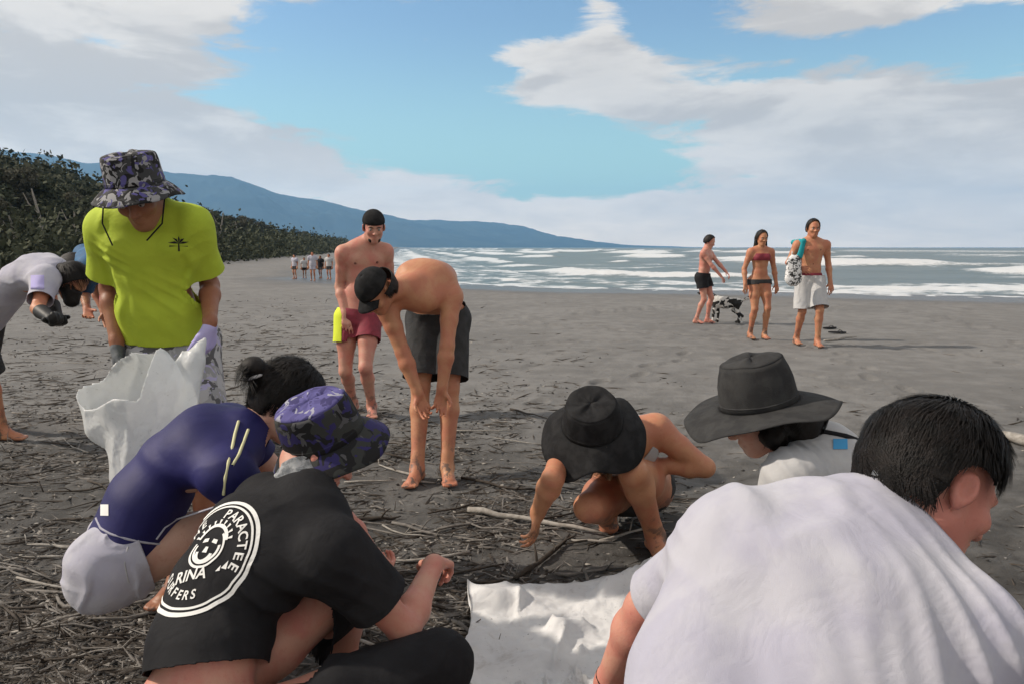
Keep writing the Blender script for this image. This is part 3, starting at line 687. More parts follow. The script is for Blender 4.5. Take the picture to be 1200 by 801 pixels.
foam += np.clip(fbm2(X * .6, Y * 1.6, .25, 4, 11) * 2.4 - 1.25, 0, .7) * np.clip(1.3 - RR / 130, 0, 1)
Z += .05 * (fbm2(X, Y, 1.4, 3, 2) - .5) + .12 * np.clip(foam, 0, 1) * (fbm2(X, Y, 2.3, 3, 12) - .4)
def seafn(N, co, c):
    f = N('ShaderNodeAttribute', attribute_name='foam').outputs['Fac']; n = N.noise(co, 1.6, 6, .7)
    n = N.math('ADD', N.math('MULTIPLY', n, .6), N.math('MULTIPLY', N.noise(co, 7.0, 5, .7, .6), .4)); f = N.mr(N.math('ADD', f, N.math('MULTIPLY', N.math('SUBTRACT', n, .5), 1.7)), .25, .68)
    return N.mix(f, (.085, .115, .12), (.62, .63, .63))
m = mat('surf_water', (0, 0, 0), .35, fn=seafn, bump=.8, bscale=2.5)
w = link('sea', mesh_np('sea', np.stack([X, Y, Z + SEA], -1).reshape(-1, 3), grid_faces(len(ths), len(rs)), attr={'foam': foam.reshape(-1)}), m); tag(w, kind='structure')

# ------------------------------------------------------------------ mountains and wooded slope
def ridge(name, pts, depth, matn, seed, nu=420, nv=60, rough=.35):
    pts = [K(u, v, Z) for u, v, Z in pts]; P = np.array(pts); t = np.linspace(0, len(P) - 1, nu); i = np.clip(t.astype(int), 0, len(P) - 2); f = (t - i); f = f * f * (3 - 2 * f) * .5 + f * .5
    C_ = P[i] * (1 - f[:, None]) + P[i + 1] * f[:, None]; d = np.gradient(C_[:, :2], axis=0); d /= np.linalg.norm(d, axis=1, keepdims=True)
    nrml = np.stack([-d[:, 1], d[:, 0]], 1); nrml *= np.sign(nrml[:, 1:2] + 1e-9)
    s = np.linspace(-1, .9, nv); V = np.zeros((nu, nv, 3)); sc_ = depth
    x = C_[:, None, 0] + nrml[:, None, 0] * s[None] * depth; y = C_[:, None, 1] + nrml[:, None, 1] * s[None] * depth
    prof = np.clip(1 - np.abs(s), 0, 1) ** 1.15
    n = fbm2(x, y, 3.2 / sc_, 5, seed); r = 1 - np.abs(fbm2(x, y, 4.5 / sc_, 4, seed + 3) * 2 - 1) * 2
    h = C_[:, None, 2] * prof[None] * (1 + rough * (n - .5) * 2 * (.25 + np.abs(s))[None] + rough * .9 * (r - .5) * np.clip(np.abs(s) * 2, 0, 1)[None])
    h = np.maximum(h, -3) - 2
    V = np.stack([x, y, h], -1).reshape(-1, 3)
    o = link(name, mesh_np(name, V, grid_faces(nu, nv)), matn); return tag(o, kind='structure')
m_mt = mat('forested_mountain', (.018, .034, .046), .95, (.034, .052, .058), .004, spec=0)  # bluish base colour carries part of the distance haze
m_wood = mat('wooded_slope', (.038, .046, .030), .95, (.12, .12, .082), .16, bump=1, bscale=.8, spec=0)
ridge('mountain_range', [(-160, 160, 4400), (60, 180, 4500), (200, 205, 4600), (270, 210, 4700), (330, 224, 4900), (400, 238, 5100), (480, 257, 5500), (530, 260, 5800), (580, 261, 6000), (620, 275, 6300), (690, 286, 6700), (740, 291, 7000)], 1250, m_mt, 3, rough=.5)
ridge('distant_headland', [(380, 262, 7200), (480, 268, 7300), (560, 270, 7400), (640, 279, 7600), (720, 287, 7800), (788, 288.5, 8000), (800, 293, 8100)], 600, m_mt, 9)

def wooded():
    nu, nv = 260, 90
    t = np.linspace(0, 1, nu); s = np.linspace(0, 1, nv); T, S_ = np.meshgrid(t, s, indexing='ij')
    # foot of the slope runs along the back of the beach; the slope rises to the left (west)
    fx = -34 - 46 * T - 120 * T * T; fy = 40 + 340 * T + 420 * T * T
    x = fx - 130 * S_; y = fy + 26 * S_
    h = (15 * (1 - .80 * np.clip(T * 1.6, 0, 1)) * np.clip(S_ * 3.0, 0, 1) ** .7 + 13 * S_) * (1 - .45 * T)
    h = h + (S_ > .01) * 5.0 * np.clip(fbm2(x, y, .16, 3, 4) - .25, 0, 1) + 3.5 * (fbm2(x, y, .55, 3, 7) - .5)
    h[:, 0] = -1
    o = link('wooded_slope', mesh_np('wooded_slope', np.stack([x, y, h], -1).reshape(-1, 3), grid_faces(nu, nv)), m_wood); tag(o, kind='structure')
wooded()
def canopy():
    r = np.random.default_rng(77); n = 150000; T = r.random(n) ** 1.5; S_ = r.random(n)
    fx = -34 - 46 * T - 120 * T * T; fy = 40 + 340 * T + 420 * T * T; x = fx - 130 * S_; y = fy + 26 * S_
    h = (15 * (1 - .80 * np.clip(T * 1.6, 0, 1)) * np.clip(S_ * 3.0, 0, 1) ** .7 + 13 * S_) * (1 - .45 * T); h = h + 5.0 * np.clip(fbm2(x, y, .16, 3, 4) - .25, 0, 1) + 3.5 * (fbm2(x, y, .55, 3, 7) - .5)
    c = np.stack([x, y, h + 2.2 * r.random(n) * fbm2(x, y, .4, 2, 2) * 2], -1); d = r.normal(size=(n, 3)) + [0, 0, .6]; d /= np.linalg.norm(d, axis=1, keepdims=True); u = np.cross(d, r.normal(size=(n, 3))); u /= np.linalg.norm(u, axis=1, keepdims=True); v = np.cross(d, u)
    s = (.12 + .22 * r.random((n, 1))) * (1 + c[:, 1:2] / 200)
    V = np.stack([c - u * s, c + v * s * .6, c + u * s, c - v * s * .6], 1).reshape(-1, 3)
    tag(link('wood_canopy', mesh_np('wood_canopy', V, np.arange(4 * n).reshape(-1, 4), False), m_wood), 'dense canopy covering the hillside behind the beach', 'woodland', kind='stuff')
canopy()

# trees along the back of the beach
m_leaf = [mat('tree_foliage', (.045, .052, .030), .8, (.078, .084, .052), 1.5, spec=.1), mat('dry_foliage', (.065, .064, .045), .8, (.105, .10, .072), 1.5, spec=.1), mat('palm_foliage', (.04, .055, .025), .7, (.065, .082, .035), 1.5, spec=.1)]
m_bark = mat('tree_bark', (.085, .07, .055), .95, (.05, .042, .035), 6, .6, 40)
def crown_mesh(seed, h, w, n=11000, kind=0):
    r = np.random.default_rng(seed); C_ = []
    nc = 16
    for k in range(nc):
        a = r.random() * 6.28; q = r.random() ** .6; z = h * (.38 + .60 * r.random()); wid = w * (1 - .55 * abs(z / h - .55) * 1.6)
        C_.append((math.cos(a) * q * wid * .8, math.sin(a) * q * wid * .8, z, w * (.20 + .22 * r.random())))
    C_ = np.array(C_); i = r.integers(0, nc, n); d = r.normal(size=(n, 3)); d /= np.linalg.norm(d, axis=1, keepdims=True)
    c = C_[i, :3] + d * C_[i, 3:4] * (.55 + .5 * r.random((n, 1))) * A(1, 1, .7)
    nn = d + r.normal(size=(n, 3)) * .6; nn /= np.linalg.norm(nn, axis=1, keepdims=True); u = np.cross(nn, r.normal(size=(n, 3))); u /= np.linalg.norm(u, axis=1, keepdims=True); v = np.cross(nn, u)
    s = (.055 + .08 * r.random((n, 1))) * w / 2.6
    V = np.stack([c - u * s, c + v * s * .5, c + u * s, c - v * s * .5], 1).reshape(-1, 3)
    return V, np.arange(4 * n).reshape(-1, 4)
TV = []
for k in range(6):
    h = 9.5; V, F = crown_mesh(50 + k, h, 3.6 + .5 * (k % 3)); me = mesh_np('crown', V, F, False)
    r = np.random.default_rng(k); parts = [tube([A(0, 0, -.6), A(.1, 0, 1.8), A(.3 * (r.random() - .5), .3 * (r.random() - .5), 4), A(.6 * (r.random() - .5), 0, 6.5)], [.30, .22, .17, .07], 8)]
    for j in range(6):
        a = j * 1.1 + r.random(); z0 = 2.6 + .5 * j; parts.append(tube([A(.05, 0, z0), A(math.cos(a) * 1.1, math.sin(a) * 1.1, z0 + 1.1), A(math.cos(a) * 2.3, math.sin(a) * 2.3, z0 + 1.8)], [.10, .07, .03], 6))
    V, F = join(parts); tm = mesh_np('trunk', V, F); TV.append((me, tm))
tl = ['tall dark broadleaf tree', 'leaning round-crowned tree', 'sparse pale-leaved tree', 'low spreading tree', 'ragged dry-looking tree', 'narrow upright tree']
rt = np.random.default_rng(11); k = 0
specs = [(-8, 52, 1.0), (20, 56, .98), (50, 60, .96), (75, 64, .9), (100, 70, .95), (122, 84, 1.0), (10, 84, 1.15), (60, 96, 1.15), (98, 104, 1.1), (245, 96, .62), (262, 108, .7), (280, 128, .72), (296, 150, .75), (310, 176, .75), (322, 210, .75), (334, 250, .8), (346, 300, .8), (356, 350, .8), (366, 420, .8), (376, 500, .8), (236, 80, .55), (228, 90, .75), (30, 46, .5), (-20, 42, .6), (272, 92, .42)]
for u, Zt, s in specs:
    s *= .74 if u < 130 else .92
    x = (u - CX) / FPX * Zt; y = Zt; me, tm = TV[k % 6]; z = float(gz(x, y, False)); tl_ = tl[k % 6]
    t = empty('broadleaf_tree', (x, y, z), '%s in the tree belt behind the left of the beach' % tl_, 'tree', 'trees behind the beach'); t.scale = (s * 1.1, s * 1.1, s); t.rotation_euler = (0, 0, rt.random() * 6.28)
    for n, mm, q in (('trunk', tm, m_bark), ('crown', me, m_leaf[k % 2])):
        o = bpy.data.objects.new(n, mm); COL.objects.link(o); o.parent = t
        if not mm.materials: mm.materials.append(q)
    k += 1
m_snag = mat('bleached_wood', (.22, .20, .17), .9, (.30, .28, .25), 8, .4, 40)
for i in range(14):
    t_ = (i + .5) / 14; u_s = (30, 64, 92, 118, 232, 244, 256, 266, 276, 288, 300, 312, 326, 338)[i]; Zs = (44, 48, 52, 60, 66, 74, 82, 90, 100, 112, 126, 140, 160, 190)[i]; x = (u_s - CX) / FPX * Zs; z = float(gz(x, Zs, False)); ln = rt.normal() * .9; hh = 2.6 + rt.random() * 3
    pts = [A(0, 0, -.5), A(ln * .3, 0, hh * .35), A(ln * .7, .2, hh * .7), A(ln, .2, hh)]; parts = [tube(pts, [.17, .13, .09, .04], 8), tube([pts[1], pts[1] + A(.7, 0, .9), pts[1] + A(1.1, 0, 1.9)], [.07, .05, .02], 6), tube([pts[2], pts[2] + A(-.6, 0, .6), pts[2] + A(-.9, 0, 1.3)], [.05, .04, .02], 6)]
    V, F = join(parts); tag(link('bare_tree', mesh_np('bare_tree', V, F), m_snag, None, (x, Zs, z)), 'leafless bleached tree trunk standing at the edge of the trees behind the beach', 'tree', 'bleached trunks behind the beach')
# undergrowth at the back of the sand
r = np.random.default_rng(5); n = 70000; tt = r.random(n) ** 1.3; bx_ = -27 - 40 * tt - 110 * tt ** 2 + r.normal(size=n) * 2.2; by_ = 36 + 330 * tt + 400 * tt ** 2 + r.normal(size=n) * 3
c = np.stack([bx_, by_, gz(bx_, by_, False) + np.abs(r.normal(size=n)) * (1.0 + 1.2 * fbm2(bx_, by_, .2, 2, 1))], -1); d = r.normal(size=(n, 3)); d /= np.linalg.norm(d, axis=1, keepdims=True); u_ = np.cross(d, r.normal(size=(n, 3))); u_ /= np.linalg.norm(u_, axis=1, keepdims=True); v_ = np.cross(d, u_); s = (.07 + .11 * r.random((n, 1))) * (1 + c[:, 1:2] / 110)
V = np.stack([c - u_ * s, c + v_ * s * .6, c + u_ * s, c - v_ * s * .6], 1).reshape(-1, 3)
tag(link('undergrowth', mesh_np('undergrowth', V, np.arange(4 * n).reshape(-1, 4), False), m_leaf[0]), 'low tangled undergrowth along the back of the beach', 'bushes', kind='stuff')
#==LITTER==
# ------------------------------------------------------------------ driftwood and litter on the sand
m_wd = [mat('pale_driftwood', (.24, .22, .195), .9, (.34, .32, .29), 30, .5, 120), mat('dark_wet_wood', (.035, .028, .022), .8, (.06, .048, .038), 30, .5, 120), mat('grey_driftwood', (.13, .12, .11), .9, (.19, .175, .16), 30, .5, 120)]
def stick(p, q, r0, name='driftwood_stick', k=0, label=None, group=None, cat='stick', bend=.06, twig=False, n=7, sink=.3):
    L = np.linalg.norm(q - p); pts = []; b = (random.random() - .5) * 2 * bend * L; sd = nrm(np.cross(q - p, A(0, 0, 1)))
    for i in range(n):
        t = i / (n - 1); c_ = p * (1 - t) + q * t + sd * b * math.sin(t * math.pi) + sd * (random.random() - .5) * .03 * L
        c_[2] = float(gz(c_[0], c_[1])) + r0 * (1 - sink) + .004 + .02 * random.random() * min(1, L); pts.append(c_)
    rad = [r0 * (1 - .45 * i / (n - 1)) * (.85 + .3 * random.random()) for i in range(n)]; rad[-1] *= .5; rad[0] *= .8
    parts = [capped(*tube(pts, rad, 8, .15), 8)]
    if twig:
        for j in range(2):
            a = pts[2 + j * 2]; e = a + nrm(q - p) * L * .16 + sd * L * .13 * (1 if j else -1) + A(0, 0, .02 + .05 * random.random()); parts.append(capped(*tube([a, (a + e) / 2 + A(0, 0, .01), e], [r0 * .5, r0 * .4, r0 * .2], 6), 6))
    V, F = join(parts); c0 = V.mean(0)
    return tag(link(name, mesh_np(name, V - c0, F), m_wd[k], None, c0), label, cat, group)
stick(G(548, 600), G(712, 628), .016, 'driftwood_log', 0, 'long pale driftwood pole lying in front of the kneeling person in the black hat', cat='driftwood', bend=.02, n=10)
stick(G(604, 676), G(668, 628), .014, 'dark_branch', 1, 'dark forked branch lying across the sand below the pale pole', cat='branch', twig=True)
stick(G(440, 540), G(372, 536), .010, 'driftwood_log', 0, 'pale bent stick beside the brim of the violet-topped bucket hat', cat='driftwood', bend=.2)
stick(G(1172, 516), G(1260, 536), .045, 'driftwood_log', 0, 'pale thick log at the right edge beyond the dark-haired man', cat='driftwood', bend=.02)
stick(G(400, 610), G(470, 606), .012, 'dark_branch', 1, 'dark branch between the raised hand and the violet-topped hat', cat='branch', twig=True)
stick(G(966, 400), G(1004, 396), .02, 'driftwood_log', 0, 'short pale stick lying to the right of the shirtless man in white shorts', cat='driftwood')
stick(G(540, 560), G(640, 575), .010, 'dark_branch', 1, 'thin dark branch between the bending man and the black floppy hat', cat='branch', twig=True)
random.seed(21)
for i in range(290):
    while True:
        u = random.uniform(-20, 800) if random.random() < .8 else random.uniform(0, 420); v = 375 + 400 * random.random() ** 1.15
        if (u < 430 or v > 470) and (u < 700 or v > 560): break
        if random.random() < .06: break
    p = G(u, v); a = random.gauss(0, .5) + (math.pi if random.random() < .5 else 0); L = random.uniform(.08, .46) * (1 + .25 * (v < 450)); q = p + A(math.cos(a), math.sin(a), 0) * L
    stick(p, q, random.uniform(.003, .009), 'driftwood_stick', random.choice((0, 1, 1, 2, 2, 2)), 'small driftwood stick among many littering the dark sand', 'driftwood sticks littering the sand', bend=.1, n=5, twig=random.random() < .3)
# fine litter: chips, twigs, pebbles
r = np.random.default_rng(31)
def litter(n, nm, mats, kind, smin, smax, lab, cat):
    u = r.random(n) * 1300 - 60; v = 345 + 480 * r.random(n) ** .9
    w_ = np.clip(1.05 - np.clip((u - 560 - (v - 480) * .25) / 260, 0, 1), .05, 1) * np.where(u > 420, np.clip((v - 380) / 120, .06, 1), 1); keep = (r.random(n) < w_); u, v = u[keep], v[keep]; n = len(u)
    dz = 1.4 / (math.sin(PITCH) + math.cos(PITCH) * (v - CY) / FPX); x = (u - CX) / FPX * dz; y = dz * math.cos(PITCH) - dz * (v - CY) / FPX * math.sin(PITCH)
    cl = fbm2(x, y, 1.7, 3, 14); keep = r.random(n) < np.clip((cl - .33) * 4, .12, 1); x, y, dz = x[keep], y[keep], dz[keep]; n = len(x)
    z = gz(x, y); s = (smin + (smax - smin) * r.random(n) ** 2.5) * np.clip(.8 + dz * .07, 1, 1.5); a = r.normal(size=n) * .7
    d = np.stack([np.cos(a), np.sin(a), r.normal(size=n) * .15], -1); e = np.stack([-np.sin(a), np.cos(a), r.normal(size=n) * .2], -1); f = np.cross(d, e)
    c = np.stack([x, y, z], -1)
    if kind == 'twig': rx, ry, rz = s * (2.5 + 3 * r.random(n)), s * .32, s * .25
    elif kind == 'chip': rx, ry, rz = s, s * (.4 + .4 * r.random(n)), s * .22
    else: rx, ry, rz = s, s * (.6 + .3 * r.random(n)), s * (.4 + .2 * r.random(n))
    base = np.array([(-1, 0, 0), (0, -1, -.1), (1, 0, 0), (0, 1, .1), (.1, 0, 1), (0, .1, -1)], float)
    V = c[:, None] + d[:, None] * (base[:, 0] * rx[:, None])[..., None] + e[:, None] * (base[:, 1] * ry[:, None])[..., None] + f[:, None] * (base[:, 2] * rz[:, None])[..., None]
    V[..., 2] += (rz * .6)[:, None]
    T = np.array([(0, 1, 4), (1, 2, 4), (2, 3, 4), (3, 0, 4), (1, 0, 5), (2, 1, 5), (3, 2, 5), (0, 3, 5)])
    F = (np.arange(n)[:, None, None] * 6 + T[None]).reshape(-1, 3)
    tag(link(nm, mesh_np(nm, V.reshape(-1, 3), F, kind == 'peb'), mats), lab, cat, kind='stuff')
litter(24000, 'twigs', m_wd[2], 'twig', .005, .022, 'thin grey broken twigs scattered over the dark sand', 'twigs')
litter(26000, 'dark_twigs', m_wd[1], 'twig', .006, .024, 'thin dark broken twigs scattered over the sand', 'twigs')
litter(12000, 'pale_chips', m_wd[0], 'chip', .004, .019, 'pale wood chips and shell bits scattered over the sand', 'wood chips')
litter(16000, 'dark_clods', mat('dark_sand_clod', (.045, .043, .041), .95), 'peb', .004, .016, 'small dark clods and pebbles on the sand', 'pebbles')
litter(14000, 'grey_pebbles', mat('grey_pebble', (.16, .155, .15), .85, (.22, .215, .21), 20), 'peb', .003, .010, 'small grey pebbles strewn over the sand', 'pebbles')
# ------------------------------------------------------------------ people
def ik(a, c, L1, L2, pole):
    d = c - a; D = min(np.linalg.norm(d), (L1 + L2) * .999); d = nrm(d); x = (L1 * L1 - L2 * L2 + D * D) / (2 * D); p = nrm(np.asarray(pole, float) - d * (d @ pole))
    return a + d * x + p * math.sqrt(max(L1 * L1 - x * x, 1e-4))
def onG(p, dz=.085): p = np.array(p, float); p[2] = float(gz(p[0], p[1])) + dz; return p
def hips(pel, latv, w=.09): l = nrm(latv); return pel + l * w, pel - l * w
def groove(P, pts, r, name, m, parent):
    V, F = tube(pts, r, 6); return link(name, mesh_np(name, V, F), M[m], parent)
def on_surface(obj, pts, direction, off=.0015):               # drop points along a direction onto a cloth mesh
    me = obj.data; P0 = Vector(obj.parent.location) if obj.parent else Vector()
    Vv = np.empty(len(me.vertices) * 3); me.vertices.foreach_get('co', Vv); Vv = Vv.reshape(-1, 3)
    t = BVHTree.FromPolygons([Vector(v) for v in Vv], [tuple(p.vertices) for p in me.polygons]); out = []; ok = []
    d = Vector(direction).normalized()
    for p in pts:
        h, n, i, dist = t.ray_cast(Vector(p) - d * .5, d, 1.2)
        ok.append(h is not None); out.append(np.array(h + n * off if n.dot(d) < 0 else h - n * off) if h is not None else np.array(p))
    return np.array(out), np.array(ok)

# ---- man in the white t-shirt, close on the right
neck = K(1008, 620, 1.25); shL = K(864, 634, 1.24); shR = K(1118, 738, 1.10); pel = K(925, 1150, .90); hL, hR = hips(pel, A(-1, .15, 0))
elL = bone(shL, 757, 712, .29, True); wrL = bone(elL, 712, 800, .25, True); elR = bone(shR, 1215, 860, .29, True); wrR = bone(elR, 1120, 1000, .25, True)
aL, aR = onG(pel + A(-.22, .10, 0)), onG(pel + A(.2, .06, 0))
J = dict(neck=neck, chest=K(968, 800, 1.08), shL=shL, shR=shR, hiL=hL, hiR=hR, elL=elL, elR=elR, wrL=wrL, wrR=wrR, anL=aL, anR=aR,
         knL=ik(hL, aL, .43, .42, A(-.4, 1, .3)), knR=ik(hR, aR, .43, .42, A(.4, 1, .3)), head=K(1094, 568, 1.25), hf=A(.84, .02, -.58), hu=A(.50, .30, .81), curl=.7,
         pnL=A(.8, .3, -.3), fdL=A(-.3, 1, 0), fdR=A(.3, 1, 0))
P = Person(J, .0055, bulk=1.04)
P.begin('man in a plain white t-shirt with short black hair, crouching closest to us at right', skin='skin_pink')
ex = ((K(1115, 770, 1.02), A(.95, .1, .25), .058, .009, .15), (K(1010, 610, 1.2), A(.3, .3, .9), .04, .003, .08), (K(800, 660, 1.25), A(.5, 0, .85), .045, .004, .08), (K(960, 790, 1.0), A(.8, 0, .5), .10, .003, .2))
sh = P.shirt('white', sleeve=.84, off=.022, hem=-.05, neck_r=.076, sl_r=(.072, .062), plus=[seg(shL - P.up * .03, K(818, 800, 1.12), .085, .10, None, .06), seg(K(818, 800, 1.12), K(800, 980, .98), .10, .11, None, .06)], amp=.0085, sc_=5, seed=2, extra=ex, bust=False, axis=A(.35, .2, 1))
P.shorts('charcoal', amp=.004)
P.hair(off=.022, front=.10, strands=26000, slen=.045, seed=4, swid=.0008, lift=.13, ears=True, low=-.02)
for sm in ():
    q_, ok_ = on_surface(sh, [K(u, v, 1.1) for u, v in sm], ray(855, 660), .0005); V, F = tube([p for p, k in zip(q_, ok_) if k], .0016, 5); link('sleeve_seam', mesh_np('sleeve_seam', V, F), M['grey_white'], P.root)
cr = []
for a in np.linspace(0, 2 * math.pi, 29): cr.append(neck - P.up * .0 + P.fw * .012 + (P.latS * math.cos(a) + P.fw * math.sin(a)) * .075)
V, F = tube([c - P.up * .004 for c in cr], .006, 8); 
V, F = tube([wrL + (nrm(np.cross(P.J['wrL'] - P.J['elL'], A(0, 0, 1))) * math.cos(a) + nrm(np.cross(np.cross(wrL - elL, A(0, 0, 1)), wrL - elL)) * math.sin(a)) * .029 - nrm(wrL - elL) * .02 for a in np.linspace(0, 2 * math.pi, 17)], .004, 6); link('wristband', mesh_np('wristband', V, F), M['black'], P.root)
PA = P

# ---- person in the wide grey hat behind him
neck = K(938, 535, 2.22); shL = K(928, 556, 2.03); shR = K(975, 528, 2.38); pel = K(1075, 690, 2.30); hL, hR = hips(pel, A(.1, -1, 0))
elL = bone(shL, 905, 640, .28, True); wrL = bone(elL, 860, 690, .24, True); elR = bone(shR, 930, 600, .28, False); wrR = bone(elR, 880, 660, .24, True)
aL, aR = onG(pel + A(-.1, -.12, 0)), onG(pel + A(-.1, .16, 0))
J = dict(neck=neck, chest=K(1000, 570, 2.25), shL=shL, shR=shR, hiL=hL, hiR=hR, elL=elL, elR=elR, wrL=wrL, wrR=wrR, anL=aL, anR=aR, knL=ik(hL, aL, .42, .41, A(-1, -.2, .3)), knR=ik(hR, aR, .42, .41, A(-1, .2, .3)),
         head=K(890, 484, 2.18), hf=A(-.80, .05, -.42), hu=A(-.24, -.06, .96), fdL=A(-1, 0, 0), fdR=A(-1, 0, 0))
P = Person(J, .0065, female=True)
P.begin('person in a wide grey sun hat and white shirt, crouching behind the dark-haired man', skin='skin_light')
B_sh = P.shirt('grey_white', sleeve=.7, off=.014, hem=-.05, neck_r=.062, sl_r=(.062, .066), amp=.007, sc_=7, bust=False, extra=((shL, A(.8, 0, .5), .04, .006, .12),))
P.shorts('charcoal')
back = nrm(P.at(0, -1, -.35) - P.hc); h1 = P.at(.02, -.06, -.03); h2 = K(935, 497, 2.16); h3 = K(958, 483, 2.16); h4 = K(905, 512, 2.10)
P.hair(off=.02, front=.6, extra=[seg(h1, h2, .075, .06, None, .03), seg(h2, h3, .052, .035, None, .03), seg(h1, h4, .05, .035, None, .03)], strands=2500, slen=.06, seed=8, hatcut=(A(-.23, -.03, .97), .0))
hat(P, 'hat_grey', 'hat_grey', crown=(.108, .118), ch=.132, brim=.122, droop=.20, wave=.16, base=.004, seed=5, taper=.80, nw=2, name='sun_hat', up=A(-.23, -.03, .97))
pts, ok = on_surface(B_sh, [K(u, v, 2.1) for u, v in ((945, 508), (965, 506), (990, 511), (1012, 519), (1032, 530))], ray(990, 515)); V, F = tube(list(pts), .010, 6); link('dark_collar_stripe', mesh_np('dark_collar_stripe', V, F), M['black'], P.root)
def patch(P, cloth, u0, v0, u1, v1, Z, m, name, nu=8, nv=8, parent=None):
    pts = [K(u0 + (u1 - u0) * i / nu, v0 + (v1 - v0) * j / nv, Z) for i in range(nu + 1) for j in range(nv + 1)]; q, ok = on_surface(cloth, pts, ray((u0 + u1) / 2, (v0 + v1) / 2), .002)
    F = [f for f in grid_faces(nu + 1, nv + 1) if ok[list(f)].all()]
    if not F: return
    o = link(name, mesh_np(name, q - np.array(P.root.location), np.array(F)), M[m]); o.parent = cloth; o.location = -cloth.location if False else (0, 0, 0)
    o.matrix_parent_inverse = Matrix.Identity(4); o.location = Vector(P.root.location)
    return o
patch(P, B_sh, 976, 514, 993, 526, 2.1, 'blue_print', 'blue_logo')

# ---- kneeling person in the black floppy hat
neck = K(716, 520, 3.30); shL = K(768, 503, 3.36); shR = K(664, 522, 3.28); pel = K(742, 572, 3.66); hL, hR = hips(pel, A(1, .05, 0))
elL = bone(shL, 826, 547, .29, True); wrL = bone(elL, 752, 543, .25, False); elR = bone(shR, 648, 560, .29, False); wrR = bone(elR, 630, 600, .25, True)
J = dict(neck=neck, chest=K(735, 530, 3.50), shL=shL, shR=shR, hiL=hL, hiR=hR, elL=elL, elR=elR, wrL=wrL, wrR=wrR, knL=K(742, 553, 3.12), anL=onG(K(768, 622, 3.32)), knR=K(690, 594, 3.14), anR=onG(K(712, 600, 3.62), .06),
         head=K(694, 500, 3.12), hf=A(-.06, -.62, -.78), hu=A(-.10, -.80, .60), fdL=A(.1, -1, 0), fdR=A(-.1, .6, -.5), hdR=A(-.15, -.35, -.9), curl=.5)
P = Person(J, .006, female=True, bulk=1.20)
P.begin('person in a black floppy hat kneeling on one knee facing us at centre', skin='skin_tan')
V, F = sdf_mesh(P.prims(['torso', 'bust'], .009), .006, folds(.002, 10), .006); V, F = cut(V, F, [plane(P.sp[3] + P.up * .035, P.up), plane(P.sp[2] - P.up * .02, -P.up)]); shell('bandeau_top', V, F, M['grey_white'], P.root)
P.shorts('charcoal', leg=.3, amp=.003, flare=.105)
P.hair('hair_brown', off=.016, front=.5, extra=[seg(P.at(.07, -.01, -.03), K(722, 545, 3.12) + A(0, 0, 0), .03, .018, None, .02), seg(P.at(-.07, -.0, -.03), K(704, 552, 3.06), .026, .012, None, .02), seg(P.at(.075, -.01, -.03), K(714, 560, 3.08), .028, .012, None, .02)], strands=2200, slen=.10, seed=12, flow=A(.05, .1, -1), hatcut=(A(-.12, -.52, .82), -.01))
hat(P, 'hat_black', 'hat_black', crown=(.132, .136), ch=.120, brim=.105, droop=.72, wave=.34, base=-.01, seed=3, taper=.84, name='floppy_hat', up=A(-.12, -.52, .82), nw=3, sag=.2, dent=.05)

# ---- man in the black t-shirt with the round print
shR = K(392, 648, 1.76); shL = shR + A(-.25, .27, .03); neck = (shL + shR) / 2 + A(.03, .03, .045); pel = K(236, 850, 1.66); hL, hR = hips(pel, A(-.6, .8, 0))
elR = bone(shR, 474, 738, .29, True); wrR = bone(elR, 508, 660, .25, True); elL = bone(shL, 402, 612, .29, True); wrL = bone(elL, 438, 652, .25, True)
knR = K(500, 784, 1.80); aR = onG(G(455, 905)); aL = onG(K(400, 800, 2.1)); 
J = dict(neck=neck, chest=K(266, 690, 1.80), shL=shL, shR=shR, hiL=hL, hiR=hR, elL=elL, elR=elR, wrL=wrL, wrR=wrR, knR=knR, anR=aR, anL=aL, knL=ik(hL, aL, .44, .42, A(.7, .5, .5)),
         head=K(376, 524, 2.02), hf=A(.72, .25, -.55), hu=A(-.05, .1, .98), fdL=A(1, .4, 0), fdR=A(1, .3, 0), hdR=A(.15, .75, -.25), pnR=A(-.3, -.3, -.9), curl=.8)
P = Person(J, .0055, bulk=1.02)
P.begin('man in a black t-shirt with round white back print and violet-topped bucket hat', skin='skin_pink')
ex = ((K(330, 720, 1.7), A(.5, .1, .8), .07, .006, .16), (K(395, 690, 1.7), A(.6, 0, .8), .045, .006, .09))
D_sh = P.shirt('black', sleeve=.60, off=.016, hem=.12, neck_r=.072, sl_r=(.082, .088), amp=.007, sc_=5.5, seed=5, extra=ex, bust=False)
P.shorts('black', leg=.95, top=.06, off=.02, flare=.088, amp=.009, sc_=7, cutleg=False)
P.hair(off=.010, front=.4, strands=2500, slen=.03, seed=6, hatcut=(A(-.26, -.30, .92), .0))
hat(P, 'camo_blue', 'camo_blue', crown=(.100, .112), ch=.105, brim=.055, droop=1.05, wave=.12, base=.0, seed=8, taper=.88, name='bucket_hat', m_top='camo_top', up=A(-.26, -.30, .92), fwd=A(.8, .2, -.3))
V, F = sdf_mesh(P.prims(['neckp'], .012), .005, folds(.006, 14, (0, 0, 1), .5), .012); na = nrm(P.at(0, -.028, -.055) - P.J['neck']); V, F = cut(V, F, [plane(P.J['neck'] + na * .115, na), plane(P.J['neck'] + na * .025, -na)]); shell('neck_gaiter', V, F, M['bandana'], P.root)
PD = P
